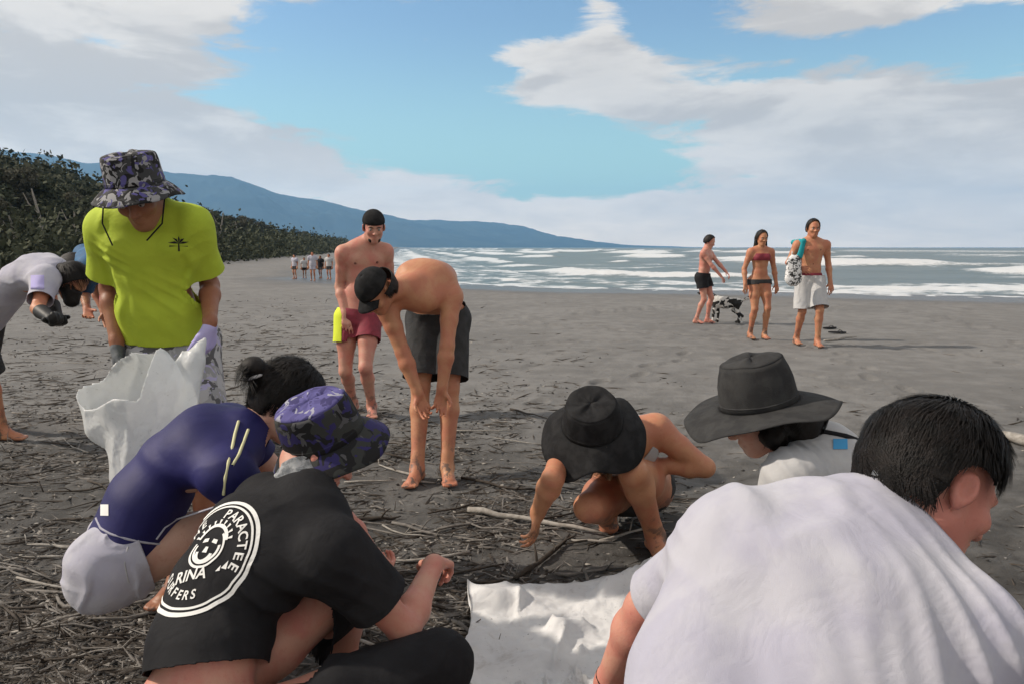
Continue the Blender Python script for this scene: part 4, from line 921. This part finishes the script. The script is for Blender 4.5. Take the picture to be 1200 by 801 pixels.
# round print: rings, lettering and a bearded figure, wrapped on the cloth
def flat_print(P, cloth, center, nrml, upv, size, items, mname, name, sqx=1.0):
    n = nrm(nrml); y = nrm(upv - n * (upv @ n)); x = np.cross(y, n); allV = []; allF = []; o = 0
    for V2, F in items:
        allV.append(V2); allF += [tuple(i + o for i in f) for f in F]; o += len(V2)
    V2 = np.vstack(allV) * size * [sqx, 1]; W3 = center + np.outer(V2[:, 0], x) + np.outer(V2[:, 1], y); q, ok = on_surface(cloth, W3, -n, .0022)
    F = [f for f in allF if all(ok[i] for i in f) and max(np.linalg.norm(q[f[0]] - q[i]) for i in f) < .06]
    me = bpy.data.meshes.new(name); me.from_pydata([tuple(v) for v in q - np.array(P.root.location)], [], F); me.materials.append(M[mname])
    ob = bpy.data.objects.new(name, me); COL.objects.link(ob); ob.parent = cloth; ob.location = Vector(P.root.location); return ob
def annulus(r0, r1, cx=0, cy=0, n=72, a0=0, a1=2 * math.pi, ky=1):
    a = np.linspace(a0, a1, n); V = np.vstack([np.stack([cx + np.cos(a) * r, cy + np.sin(a) * r * ky], 1) for r in (r0, r1)]); return V, [(i, i + 1, n + i + 1, n + i) for i in range(n - 1)]
def text2d(s, size=.1, sub=2):
    c = bpy.data.curves.new('t', 'FONT'); c.body = s; c.size = size; c.align_x = 'CENTER'; c.align_y = 'CENTER'; c.offset = size * .02; c.resolution_u = 3; o = bpy.data.objects.new('t', c); COL.objects.link(o)
    bpy.context.view_layer.update(); me = bpy.data.meshes.new_from_object(o); V = np.array([v.co[:2] for v in me.vertices]).reshape(-1, 2); F = [tuple(p.vertices) for p in me.polygons]
    bpy.data.objects.remove(o); bpy.data.meshes.remove(me); return V, F
def ring_text(s, r, size, a0, step, flip=False):
    out = []
    for i, ch in enumerate(s):
        if ch == ' ': continue
        V, F = text2d(ch, size); a = a0 + step * i * (1 if flip else -1); rot = a - math.pi / 2 + (math.pi if flip else 0)
        R2 = np.array([[math.cos(rot), math.sin(rot)], [-math.sin(rot), math.cos(rot)]]); out.append((V @ R2 + [math.cos(a) * r, math.sin(a) * r], F))
    return out
def poly(pts): V = np.array(pts, float); c = V.mean(0); V = np.vstack([V, c]); n = len(pts); return V, [(i, (i + 1) % n, n) for i in range(n)]
items = [annulus(.93, 1.0), annulus(.85, .89)] + ring_text('PARACTEE', .70, .24, 1.52, .235) + ring_text('THE', .70, .22, 2.75, .25) + ring_text('SURFERS', .66, .20, 3.75, .22, True)
items += [annulus(.30, .34, 0, .1, 40, math.pi * .92, math.pi * 2.3), annulus(.22, .27, 0, .1, 40, math.pi * .95, math.pi * 2.1), annulus(.12, .18, 0, .02, 30, math.pi, math.pi * 2), poly([(-.05, .02), (.05, .02), (.03, .12), (-.03, .12)]),
          poly([(-.16, .18), (-.04, .2), (-.05, .26), (-.15, .25)]), poly([(.16, .18), (.04, .2), (.05, .26), (.15, .25)]), annulus(.30, .36, 0, .16, 30, math.pi * .1, math.pi * .9)]
for i in range(9): a = math.pi * (.12 + .76 * i / 8); items.append(poly([(math.cos(a) * .30, .16 + math.sin(a) * .30), (math.cos(a + .09) * .44, .16 + math.sin(a + .09) * .44), (math.cos(a - .02) * .44, .16 + math.sin(a - .02) * .44)]))
items += [(V @ np.array([[.96, .28], [-.28, .96]]) + [-.02, -.36], F) for V, F in [text2d('RINA', .26)]] + [poly([(-.42, -.50), (.36, -.30), (.36, -.33), (-.42, -.54)]), poly([(.50, -.16), (.60, -.16), (.56, -.02)]), poly([(.42, -.22), (.50, -.20), (.47, -.12)])]
cn = P.sp[3] * .62 + P.sp[1] * .38; nb = nrm(-P.fw * .8 + P.up * .1 - P.latS * .42 + A(0, -.1, 0))
EMB = (K(250, 662, 1.72), nb)
flat_print(P, D_sh, K(246, 664, 1.78), nb, P.sp[4] - P.sp[0], .145, items, 'print_white', 'round_print', .90)

# ---- person in the navy rash guard
neck = K(286, 512, 2.30); shR = K(268, 556, 2.12); shL = K(272, 500, 2.45); pel = K(147, 650, 2.25); hL, hR = hips(pel, A(-.25, 1, 0))
knR = K(272, 606, 2.36); aR = onG(G(240, 735)); aL = onG(G(170, 700) + A(0, .2, 0)); elR = bone(shR, 330, 640, .28, True); wrR = bone(elR, 400, 690, .24, True); elL = bone(shL, 330, 560, .28, True); wrL = bone(elL, 372, 600, .24, True)
J = dict(neck=neck, chest=K(205, 540, 2.27), shL=shL, shR=shR, hiL=hL, hiR=hR, elL=elL, elR=elR, wrL=wrL, wrR=wrR, knR=knR, anR=aR, anL=aL, knL=ik(hL, aL, .42, .41, A(1, .4, .4)),
         head=K(338, 470, 2.36), hf=A(.74, .0, -.62), hu=A(.50, .22, .78), fdL=A(1, .2, 0), fdR=A(1, .2, 0))
P = Person(J, .006, female=True, bulk=.98)
P.begin('person in a navy short-sleeved rash top and white shorts, black hair tied in a bun', skin='skin_light')
E_sh = P.shirt('navy', sleeve=.55, off=.011, hem=.01, neck_r=.062, sl_r=(.062, .062), amp=.004, sc_=6, bust=False, seed=9)
P.shorts('white', leg=.20, top=.12, off=.018, flare=.104, amp=.012, sc_=9)
P.hair(off=.022, front=.3, extra=[seg(P.at(0, -.07, .05), K(300, 440, 2.30), .05, .03, None, .03), ell(K(297, 430, 2.28), np.eye(3), (.040, .040, .036), .015)], strands=3500, slen=.05, seed=14)
V, F = tube([K(297, 441, 2.28) + (A(1, 0, .3) * math.cos(a) + A(0, 1, 0) * math.sin(a)) * .028 for a in np.linspace(0, 6.28, 13)], .006, 6); link('hair_tie', mesh_np('hair_tie', V, F), M['grey_white'], P.root)
def piping(P, cloth, uv, Z, r, m, name):
    pts, ok = on_surface(cloth, [K(u, v, Z) for u, v in uv], ray(*uv[len(uv) // 2]), .001)
    pts = [p for p, k in zip(pts, ok) if k]
    if len(pts) > 2: V, F = tube(pts, r, 6); return link(name, mesh_np(name, V, F), M[m], P.root)
piping(P, E_sh, [(112, 606), (118, 618), (130, 625), (150, 631), (170, 635), (188, 637)], 2.1, .0035, 'white', 'hem_piping')
piping(P, E_sh, [(182, 632), (192, 618), (206, 608), (224, 600), (244, 594), (262, 590), (280, 588)], 2.1, .003, 'white', 'side_piping')
for pts in ([(281, 488), (276, 505), (273, 520), (268, 540), (264, 560), (262, 580)], [(292, 500), (286, 516), (280, 532), (272, 545)]):
    piping(P, E_sh, pts, 2.0, .0045, 'cord', 'neck_cord')
piping(P, [o for o in P.root.children if o.name.startswith('shorts')][0], [(150, 640), (146, 660), (150, 680), (160, 700)], 2.1, .002, 'grey_white', 'side_seam')
patch(P, E_sh, 118, 590, 128, 604, 2.0, 'print_white', 'hem_logo', 3, 3)

# ---- man in the lime shirt and leaf-print bucket hat
neck = K(173, 254, 2.80); shR = K(127, 268, 2.86); shL = K(224, 264, 2.86); pel = K(200, 402, 3.08); hL, hR = hips(pel, A(1, 0, 0))
elR = bone(shR, 128, 338, .29, True); wrR = bone(elR, 137, 402, .25, False); elL = bone(shL, 246, 334, .29, True); wrL = bone(elL, 246, 378, .25, False)
aR, aL = onG(K(212, 690, 2.95)), onG(K(246, 690, 3.0))
J = dict(neck=neck, chest=K(182, 320, 2.93), shL=shL, shR=shR, hiL=hL, hiR=hR, elL=elL, elR=elR, wrL=wrL, wrR=wrR, anL=aL, anR=aR, knL=ik(hL, aL, .43, .42, A(0, -1, .1)), knR=ik(hR, aR, .43, .42, A(0, -1, .1)),
         head=K(162, 226, 2.66), hf=A(.10, -.78, -.60), hu=A(-.05, -.45, .80), fdL=A(.2, -1, 0), fdR=A(-.2, -1, 0), curl=.9, pnL=A(-.8, 0, .2), pnR=A(.8, 0, .2), hdL=A(-.1, .1, -1), hdR=A(.1, 0, -1))
P = Person(J, .0062, bulk=.95)
P.begin('man in a lime yellow t-shirt and dark leaf-print bucket hat holding a white bag', skin='skin_brown')
ex = ((K(190, 370, 2.8), A(.5, 0, .85), .055, .007, .14), (K(130, 300, 2.8), A(.6, 0, .8), .04, .005, .08), (K(235, 300, 2.8), A(-.6, 0, .8), .04, .005, .08))
F_sh = P.shirt('neon', sleeve=.74, off=.018, hem=.05, neck_r=.068, sl_r=(.070, .080), amp=.009, sc_=5, seed=3, extra=ex)
P.shorts('pattern_shorts', leg=.85, off=.02, flare=.13, amp=.007)
P.hair(off=.008, front=.2, strands=0, hatcut=(A(-.08, -.22, .94), .0)); P.eyes()
hat(P, 'camo_grey', 'camo_grey', crown=(.098, .108), ch=.10, brim=.055, droop=.95, wave=.08, base=.0, seed=11, taper=.90, name='bucket_hat', up=A(-.08, -.22, .94))
for a, b_, c_ in ((K(122, 225, 2.62), K(120, 262, 2.66), K(132, 288, 2.68)), (K(193, 232, 2.62), K(190, 262, 2.66), K(172, 282, 2.68))): V, F = tube([a, b_, c_], .003, 5); link('hat_cord', mesh_np('hat_cord', V, F), M['black'], P.root)
for sd, mm in (('L', 'lavender'), ('R', 'grey_glove')):
    V, F = sdf_mesh([p[:3] + [p[3] + .004, p[4] + .004] + p[5:] for p in P.T['hand' + sd]], .006); link('work_glove', mesh_np('work_glove', V, F), M[mm], P.root)
pal = [poly([(-.5, -.08), (.5, -.14), (.5, -.2), (-.5, -.16)])]
for a in (20, 55, 90, 130, 165): t = R_(a); pal.append(poly([(0, 0), (math.cos(t - .25) * .3, math.sin(t - .25) * .3), (math.cos(t) * .62, math.sin(t) * .55 - .05), (math.cos(t + .2) * .32, math.sin(t + .2) * .34)]))
pal.append(poly([(-.04, 0), (.04, 0), (.06, -.5), (-.06, -.5)]))
flat_print(P, F_sh, K(197, 296, 2.7), P.fw, P.up, .058, pal, 'print_black', 'palm_print')

# ---- bending man in charcoal shorts
neck = K(486, 336, 4.26); shL = K(528, 350, 4.34); shR = K(452, 358, 4.22); pel = K(514, 376, 4.66); hL, hR = hips(pel, A(1, -.1, 0))
elL = bone(shL, 524, 405, .29, False); wrL = bone(elL, 518, 455, .25, False); elR = bone(shR, 474, 418, .29, True); wrR = bone(elR, 492, 466, .25, False)
aR, aL = onG(K(489, 549, 4.40)), onG(K(524, 547, 4.42))
J = dict(neck=neck, chest=K(506, 328, 4.48), shL=shL, shR=shR, hiL=hL, hiR=hR, elL=elL, elR=elR, wrL=wrL, wrR=wrR, anL=aL, anR=aR, knL=ik(hL, aL, .44, .43, A(0, -1, .1)), knR=ik(hR, aR, .44, .43, A(-.2, -1, .1)),
         head=K(440, 342, 4.05), hf=A(-.32, -.50, -.80), hu=A(-.40, -.62, .55), fdL=A(.2, -1, 0), fdR=A(-.2, -1, 0), curl=.6)
P = Person(J, .007, bulk=1.12)
P.begin('shirtless man in charcoal shorts and black cap bending forward with hanging arms', skin='skin_tan')
P.shorts('charcoal', leg=.86, top=.10, off=.018, flare=.12, amp=.006, th=.004); P.hair(off=.034, front=.3, strands=2500, slen=.03, hatcut=(P.u, -.005)); cap(P, 'hat_black')
# ---- standing shirtless man behind
neck = K(428, 286, 5.95); shR = K(402, 296, 5.9); shL = K(452, 294, 6.0); pel = K(420, 372, 6.0); hL, hR = hips(pel, A(1, .1, 0)); aR, aL = onG(G(414, 480)), onG(G(436, 486))
elR = bone(shR, 398, 336, .29, True); wrR = bone(elR, 404, 368, .25, False); elL = bone(shL, 458, 332, .29, True); wrL = bone(elL, 448, 366, .25, False)
J = dict(neck=neck, chest=K(426, 322, 6.0), shL=shL, shR=shR, hiL=hL, hiR=hR, elL=elL, elR=elR, wrL=wrL, wrR=wrR, anL=aL, anR=aR, knL=ik(hL, aL, .44, .43, A(0, -1, 0)), knR=ik(hR, aR, .44, .43, A(0, -1, 0)), head=K(438, 266, 5.86), hf=A(.25, -.85, -.30), hu=A(.05, -.2, 1), fdL=A(.2, -1, 0), fdR=A(-.2, -1, 0))
P = Person(J, .008)
P.begin('bearded shirtless man in dark red and yellow shorts standing behind the bending man', skin='skin_pink'); I_sh = P.shorts('red', leg=.45, flare=.11); P.hair(off=.008, strands=0, hatcut=(P.u, .0)); cap(P, 'hat_black', back=True); P.eyes(); P.chest_marks(); P.shorts('yellow', leg=.46, off=.0145, flare=.113, name='yellow_side_panel', cuts=[plane(P.J['hiR'] + A(-.022, 0, 0), A(1, 0, .0), P.pel, 2.0)])
V, F = sdf_mesh([ell(P.at(0, .05, -.09), (P.l, P.f, P.u), (.052, .042, .036), .02)], .008); link('beard', mesh_np('beard', V, F), M['hair'], P.root)

# ---- person bending at the far left edge
neck = K(62, 318, 4.95); shR = K(54, 328, 4.78); shL = K(58, 312, 5.13); pel = K(-22, 372, 5.05); hL, hR = hips(pel, A(0, 1, 0)); aR, aL = onG(G(4, 515)), onG(G(-40, 500))
elR = bone(shR, 44, 362, .28, False); wrR = bone(elR, 60, 374, .24, False); elL = bone(shL, 60, 352, .28, True); wrL = bone(elL, 68, 372, .24, False)
J = dict(neck=neck, chest=K(22, 328, 5.0), shL=shL, shR=shR, hiL=hL, hiR=hR, elL=elL, elR=elR, wrL=wrL, wrR=wrR, anL=aL, anR=aR, knL=ik(hL, aL, .43, .42, A(1, 0, .1)), knR=ik(hR, aR, .43, .42, A(1, 0, .1)), head=K(85, 330, 4.92), hf=A(.55, -.1, -.8), hu=A(.75, 0, .5), fdL=A(1, 0, 0), fdR=A(1, 0, 0), curl=.9)
P = Person(J, .008, female=True)
P.begin('person in a white t-shirt with hanging black hair bending over at the left edge', skin='skin_tan'); G_sh = P.shirt('white', sleeve=.7, off=.02, hem=-.02, sl_r=(.07, .08), neck_r=.06, bust=False)
P.shorts('charcoal', leg=.95, flare=.10); P.hair(off=.02, front=.3, extra=[seg(P.at(0, -.02, .0), K(84, 352, 4.9), .085, .05, None, .03), seg(P.at(0, -.05, .02), K(70, 318, 4.9), .08, .05, None, .03)], strands=1200, slen=.08, seed=3, flow=A(.3, 0, -1))
patch(P, G_sh, 36, 322, 52, 350, 4.5, 'lavender', 'lavender_side_panel')
for sd in 'LR':
    V, F = sdf_mesh([p[:3] + [p[3] + .006, p[4] + .006] + p[5:] for p in P.T['hand' + sd] + P.T['fa' + sd][1:]], .008); link('rubber_glove', mesh_np('rubber_glove', V, F), M['glove'], P.root)
# ---- person in blue bending behind the lime shirt
neck = K(108, 306, 5.9); shR = K(104, 314, 5.75); shL = K(100, 300, 6.1); pel = K(172, 350, 6.0); hL, hR = hips(pel, A(0, -1, 0)); aR, aL = onG(K(176, 470, 5.9)), onG(K(186, 466, 6.2))
elR = bone(shL, 112, 340, .28, True); wrR = bone(elR, 122, 366, .24, False); elL = bone(shR, 98, 340, .28, True); wrL = bone(elL, 102, 362, .24, False)
J = dict(neck=neck, chest=K(138, 312, 5.95), shL=shR, shR=shL, hiL=hL, hiR=hR, elL=elL, elR=elR, wrL=wrL, wrR=wrR, anL=aL, anR=aR, knL=ik(hL, aL, .43, .42, A(-1, 0, .1)), knR=ik(hR, aR, .43, .42, A(-1, 0, .1)), head=K(88, 318, 5.86), hf=A(-.5, -.1, -.85), hu=A(-.8, 0, .5), fdL=A(-1, 0, 0), fdR=A(-1, 0, 0))
P = Person(J, .009)
P.begin('person in a dark blue shirt bending over, half hidden behind the lime shirt', skin='skin_tan'); P.shirt('blue', sleeve=.9, off=.025, hem=-.04, sl_r=(.075, .08), neck_r=.06); P.shorts('charcoal'); P.hair(off=.03, strands=0, front=.3)
V, F = sdf_mesh([seg(K(126, 332, 5.6), K(126, 352, 5.6), .05, .065, [(A(0, 1, 0), .5)], .02), seg(K(124, 320, 5.6), K(126, 334, 5.6), .015, .03, None, .02)], .008, folds(.004, 20), .009)
o = link('plastic_bag', mesh_np('plastic_bag', V - K(126, 345, 5.6), F), M['magenta'], None, K(126, 345, 5.6)); tag(o, 'small hot pink plastic bag hanging beside the lime shirt sleeve', 'bag')

# ---- three people walking by the water
def stand(label, skin, fu, fv, Z, Hh, face, female, parts, h=.010, stride=0.0, armL=None, armR=None, lean=(0, 0), headtilt=0, group=None):
    base = G(fu, fv); s = Hh / 1.75; f = nrm(A(*face, 0)); l = np.cross(A(0, 0, 1), f); g = base[2] * 0; o = np.array([base[0], base[1], float(gz(base[0], base[1]))])
    at = lambda x, y, z: o + (l * x + f * y + A(0, 0, z)) * s + A(lean[0], lean[1], 0) * max(z - .9, 0)
    w = .165 if female else .19
    J = dict(hiL=at(.09, 0, .93), hiR=at(-.09, 0, .93), chest=at(0, .0, 1.22), neck=at(0, -.01, 1.47), shL=at(w, 0, 1.41), shR=at(-w, 0, 1.41), head=at(0, .03, 1.63), hf=f + A(0, 0, -.12 - headtilt), hu=A(0, 0, 1) + f * headtilt,
             anL=at(.10, stride, .085 + abs(stride) * .1), anR=at(-.10, -stride, .085 + abs(stride) * .1), fdL=f, fdR=f)
    J['knL'] = ik(J['hiL'], J['anL'], .44 * s, .43 * s, f); J['knR'] = ik(J['hiR'], J['anR'], .44 * s, .43 * s, f)
    for sd, a, sg in (('L', armL, 1), ('R', armR, -1)):
        e, w_ = a or ((.25, -.03, 1.14), (.26, .05, .90)); J['el' + sd] = at(e[0] * sg, e[1], e[2]); J['wr' + sd] = at(w_[0] * sg, w_[1], w_[2])
    P = Person(J, h, female=female, scale=s); P.begin(label, loc=o, skin=skin, group=group); return P
P = stand('shirtless man in white board shorts walking towards us with a towel on his shoulder', 'skin_tan', 945, 405, 10.8, 1.80, (-.05, -1), False, None, .009, .13, armR=((.30, -.02, 1.16), (.20, .16, 1.10)))
P.shorts('grey_white', leg=.92, top=.06, off=.02, flare=.125, amp=.006); P.hair(off=.016, strands=0); P.eyes(); P.chest_marks()
V, F = sdf_mesh([seg(P.pel + A(0, 0, .07), P.pel + A(0, 0, .085), .118, .115, [(P.latH, 1.38)], .01)], .008); V, F = cut(V, F, [plane(P.pel + A(0, 0, .095), A(0, 0, 1)), plane(P.pel + A(0, 0, .055), A(0, 0, -1))]); shell('red_waistband', V, F, M['red'], P.root)
s_ = P.J['shR']; V, F = sdf_mesh([seg(s_ + A(.05, -.08, .05), s_ + A(.0, -.10, -.16), .03, .045, [(A(0, 1, 0), .5)], .02), seg(s_ + A(.05, -.08, .05), s_ + A(-.02, .10, .03), .03, .04, None, .02)], .008, folds(.005, 18), .01)
o = link('beach_towel', mesh_np('beach_towel', V - s_, F), M['teal'], None, s_); tag(o, 'teal beach towel draped over the shoulder of the shirtless man in white shorts', 'towel')
b0 = P.J['wrR'] + A(-.11, -.06, -.02); V, F = sdf_mesh([seg(b0 + A(0, 0, .10), b0 + A(0, 0, -.12), .10, .12, [(A(0, 1, 0), .5)], .03), seg(b0 + A(-.03, 0, .18), b0 + A(-.03, 0, .24), .012, .012, None, .01)], .009, folds(.008, 12), .018)
o = link('beach_bag', mesh_np('beach_bag', V - b0, F), M['spot'], None, b0); tag(o, 'black and white patterned bag carried between the walking couple', 'bag')
P = stand('long-haired woman in a dark red bikini top walking beside the man in white shorts', 'skin_tan', 887, 397, 10.9, 1.66, (.1, -1), True, None, .009, .05, headtilt=.1)
V, F = sdf_mesh(P.prims(['torso', 'bust'], .008), .009); V, F = cut(V, F, [plane(P.sp[3] + A(0, 0, .045), A(0, 0, 1)), plane(P.sp[3] - A(0, 0, .06), A(0, 0, -1))]); shell('bikini_top', V, F, M['red'], P.root)
P.shorts('charcoal', leg=.12, top=.04, off=.008, name='bikini_bottom', flare=.10); P.hair('hair', off=.018, extra=[seg(P.at(.05, -.04, -.02), P.at(.085, -.02, -.20), .045, .035, None, .03), seg(P.at(-.05, -.04, -.02), P.at(-.08, -.03, -.19), .045, .035, None, .03)], strands=0); P.eyes()
P = stand('young person with dark top knot leaning over a black and white dog', 'skin_pink', 822, 379, 12.6, 1.62, (.75, -.5), False, None, .010, .08, armL=((.10, .22, 1.22), (.05, .42, 1.05)), armR=((.16, .18, 1.18), (.08, .36, .98)), lean=(.10, -.02), headtilt=.3)
P.shorts('black', leg=.5, off=.02, flare=.12, top=.08); P.hair(off=.02, strands=0)

# ---- dog
def dog(label, p, f, s, m='dog'):
    f = nrm(A(*f, 0)); l = np.cross(A(0, 0, 1), f); o = np.array(p, float); o[2] = float(gz(o[0], o[1])); at = lambda x, y, z: o + (l * y + f * x + A(0, 0, z)) * s
    B_ = [seg(at(.20, 0, .48), at(0, 0, .47), .145 * s, .13 * s, [(l, .85)], .05), seg(at(0, 0, .47), at(-.25, 0, .49), .125 * s, .105 * s, [(l, .85)], .05), seg(at(.24, 0, .52), at(.40, 0, .68), .095 * s, .075 * s, None, .05),
          ell(at(.44, 0, .73), (f, l, A(0, 0, 1)), (.10 * s, .075 * s, .075 * s), .03), seg(at(.48, 0, .71), at(.62, 0, .675), .05 * s, .033 * s, None, .03), seg(at(-.32, 0, .52), at(-.50, 0, .60), .035 * s, .03 * s, None, .03), seg(at(-.50, 0, .60), at(-.62, 0, .74), .03 * s, .02 * s, None, .03)]
    for y in (.07, -.07):
        k = .05 if y > 0 else -.04
        B_ += [seg(at(.22, y, .42), at(.22 + k, y, .22), .06 * s, .034 * s, None, .03), seg(at(.22 + k, y, .22), at(.23 + k, y, .04), .03 * s, .025 * s, None, .02), seg(at(.23 + k, y, .03), at(.28 + k, y, .025), .03 * s, .025 * s, None, .02),
               seg(at(-.26, y, .45), at(-.20 - k, y, .30), .09 * s, .05 * s, None, .03), seg(at(-.20 - k, y, .30), at(-.34 - k, y, .18), .045 * s, .03 * s, None, .02), seg(at(-.34 - k, y, .18), at(-.32 - k, y, .04), .028 * s, .025 * s, None, .02), seg(at(-.32 - k, y, .03), at(-.27 - k, y, .025), .03 * s, .024 * s, None, .02)]
        B_.append(seg(at(.40, y * .75, .79), at(.37, y * 1.25, .70), .028 * s, .018 * s, None, .015))
    V, F = sdf_mesh(B_, .011, folds(.004, 30), .008); r = empty('dog', o, label, 'dog'); link('body', mesh_np('body', V, F), M[m], r)
    V, F = uvs(at(.655, 0, .685), .018 * s, 8, 6); link('nose', mesh_np('nose', V, F), M['black'], r)
dog('shaggy black and white dog standing beside the walking woman', G(850, 378), (-.85, .4), .80)
# ---- sandals
for i, (u, v, a) in enumerate(((972, 386, .3), (981, 391, -.2))):
    p = G(u, v); p[2] = float(gz(p[0], p[1])) + .012; t = np.linspace(0, 2 * math.pi, 25)[:-1]; ol = np.stack([np.cos(t) * .14, np.sin(t) * (.05 + .012 * np.cos(t)), np.zeros(24)], 1)
    V = np.vstack([ol + [0, 0, 0], ol + [0, 0, .022], [[0, 0, .022]], [[0, 0, 0]]]); F = [(k, (k + 1) % 24, 24 + (k + 1) % 24, 24 + k) for k in range(24)] + [(24 + k, 24 + (k + 1) % 24, 24 + (k + 2) % 24, 48) for k in range(0, 24, 2)]
    r = empty('flip_flop', p, 'black flip-flop lying on the sand right of the walking couple', 'sandal', 'pair of flip-flops'); r.rotation_euler = (0, 0, a)
    o = bpy.data.objects.new('sole', mesh_np('sole', V, np.array(F))); COL.objects.link(o); o.data.materials.append(M['black']); o.parent = r
    V, F = tube([A(.02, -.045, .02), A(.04, -.02, .05), A(.08, 0, .025), A(.04, .02, .05), A(.02, .045, .02)], .006, 6); o = bpy.data.objects.new('strap', mesh_np('strap', V, F)); COL.objects.link(o); o.data.materials.append(M['charcoal']); o.parent = r
# ---- far group by the trees
for i, (u, v, hh, c1, c2, sk, lab) in enumerate(((346, 325, 1.15, 'white', 'charcoal', 'skin_tan', 'far-off person in white, leftmost of the group on the sand by the trees'), (357, 324, 1.0, 'grey_white', 'black', 'skin_brown', 'far-off small person in pale grey, second from left in the far group'), (367, 327, 1.3, 'white', 'white', 'skin_tan', 'far-off tallest person all in white in the middle of the far group'),
        (376, 324, 1.1, 'black', 'charcoal', 'skin_brown', 'far-off person in black beside the one all in white'), (386, 325, 1.2, 'grey_white', 'charcoal', 'skin_tan', 'far-off person in pale grey, rightmost of the far group'))):
    P = stand(lab, sk, u, v, 34, hh, (rt.random() - .5, -1), False, None, .022, .08 * (i % 2), group='people standing far down the beach'); P.shirt(c1, sleeve=.6, off=.02, sl_r=(.08, .09), amp=.004, bust=False, th=.006); P.shorts(c2, th=.006); P.hair(off=.012, strands=0)

# ------------------------------------------------------------------ sacks
def rel(name, V, F, m, label, cat, th=.0025):
    c0 = V.mean(0); o = link(name, mesh_np(name, V - c0, F), M[m], None, c0); s = o.modifiers.new('thickness', 'SOLIDIFY'); s.thickness = th; return tag(o, label, cat)
fy = A(0, 1, 0)
pr = [seg(K(158, 462, 2.50), K(172, 540, 2.52), .175, .11, [(fy, .62)], .08), seg(K(172, 540, 2.52), K(168, 620, 2.60), .11, .13, [(fy, .8)], .10), seg(K(195, 510, 2.52), K(228, 424, 2.62), .12, .030, [(fy, .6)], .05), seg(K(228, 424, 2.62), K(240, 398, 2.66), .028, .012, None, .04), seg(K(118, 500, 2.5), K(102, 440, 2.5), .07, .045, [(fy, .6)], .06)]
V, F = sdf_mesh(pr, .008, folds(.024, 7, (.15, 0, 1), 3.6, 9), .055)
top = K(150, 446, 2.5); nt = nrm(A(-.12, -.60, .80)); V, F = cut(V, F, [lambda Q: ((Q - top) @ nt) - np.clip((Q[..., 0] - K(188, 440, 2.55)[0]) * 3.4, 0, .5) - .06 * np.exp(-((Q[..., 0] - K(136, 430, 2.6)[0]) / .08) ** 2) * (Q[..., 1] > 2.52) - .05 * (vn3(Q * 6) - .5) - .02 * np.sin(Q[..., 0] * 23)])
rel('white_sack', V, F, 'bag', 'tall translucent white plastic sack held open by the man in the lime shirt', 'sack')
nu, nv = 90, 90; a, b = np.meshgrid(np.linspace(0, 1, nu), np.linspace(0, 1, nv), indexing='ij')
FL, FR, NR, NL = G(548, 704), G(765, 680), K(740, 850, 1.72), K(600, 850, 1.90)
Sx = (FL[None, None] * ((1 - a) * (1 - b))[..., None] + FR * (a * (1 - b))[..., None] + NR * (a * b)[..., None] + NL * ((1 - a) * b)[..., None])
Sx[..., 0] += -.05 * np.sin(b * math.pi) * (1 - a) + .02 * np.sin(b * 9) * (1 - a); sg = np.sin(a * math.pi) * np.sin(b * math.pi)
n_ = vn3(np.stack([a * 4 + 3, b * 9, a * 0 + 2], -1)); n2_ = np.abs(vn3(np.stack([a * 9 + b * 3, b * 5 - a * 4, a * 0 + 5], -1)) - .5)
wa = a * 5 + .6 * vn3(np.stack([a * 5, b * 6, a * 0], -1)); wb = b * 6 + .8 * vn3(np.stack([a * 4 + 8, b * 5, a * 0], -1))
cr1 = np.clip(1 - 6 * np.abs(vn3(np.stack([wa * 1.3 + wb * .5, wb * .6, a * 0 + 1.5], -1)) - .5), 0, 1); cr2 = np.clip(1 - 7 * np.abs(vn3(np.stack([wa * .7 - wb, wb * 1.5 + wa * .4, a * 0 + 7.5], -1)) - .5), 0, 1)
Sx[..., 2] += -.10 * np.sin(b * math.pi) + .10 * (n_ - .5) + .045 * cr1 + .03 * cr2 + .06 * np.exp(-((b - .10) / .05) ** 2) * (.3 + n_)
Sx[..., 2] = np.maximum(Sx[..., 2], gz(Sx[..., 0], Sx[..., 1]) + .035 + .03 * n_)
U = Sx.copy(); U[..., 2] = np.maximum(U[..., 2] - .05 - .06 * sg, gz(U[..., 0], U[..., 1]) + .004)
V = np.vstack([Sx.reshape(-1, 3), U.reshape(-1, 3)]); g0 = grid_faces(nu, nv); F = np.vstack([g0[:, ::-1], g0 + nu * nv])
V_, F_ = V, F
e = [np.arange(nv), (nu - 1) * nv + np.arange(nv), np.arange(nu) * nv]
for q in e: F_ = np.vstack([F_, np.stack([q[:-1], q[1:], q[1:] + nu * nv, q[:-1] + nu * nv], 1)])
rel('white_sack', V_, F_, 'tarp', 'large white woven sack spread on the sand below the white t-shirt man', 'sack', .002)
#==HAZE==
hz_m = bpy.data.materials.new('air_haze'); hz_m.use_nodes = True; N = NT(hz_m.node_tree); N.n.clear()
pv = N('ShaderNodeVolumePrincipled', {'Color': (.34, .64, 1.0, 1), 'Density': 1.35e-4, 'Anisotropy': 0.2}); o_ = N('ShaderNodeOutputMaterial'); N.l.new(pv.outputs[0], o_.inputs['Volume'])
bm = bmesh.new(); bmesh.ops.create_cube(bm, size=1); me = bpy.data.meshes.new('haze'); bm.to_mesh(me); hz = bpy.data.objects.new('haze', me); COL.objects.link(hz); me.materials.append(hz_m)
hz.scale = (15000, 9600, 700); hz.location = (0, 9600 / 2 - 900, 700 / 2 - 10); tag(hz, kind='stuff')
bpy.context.view_layer.update()
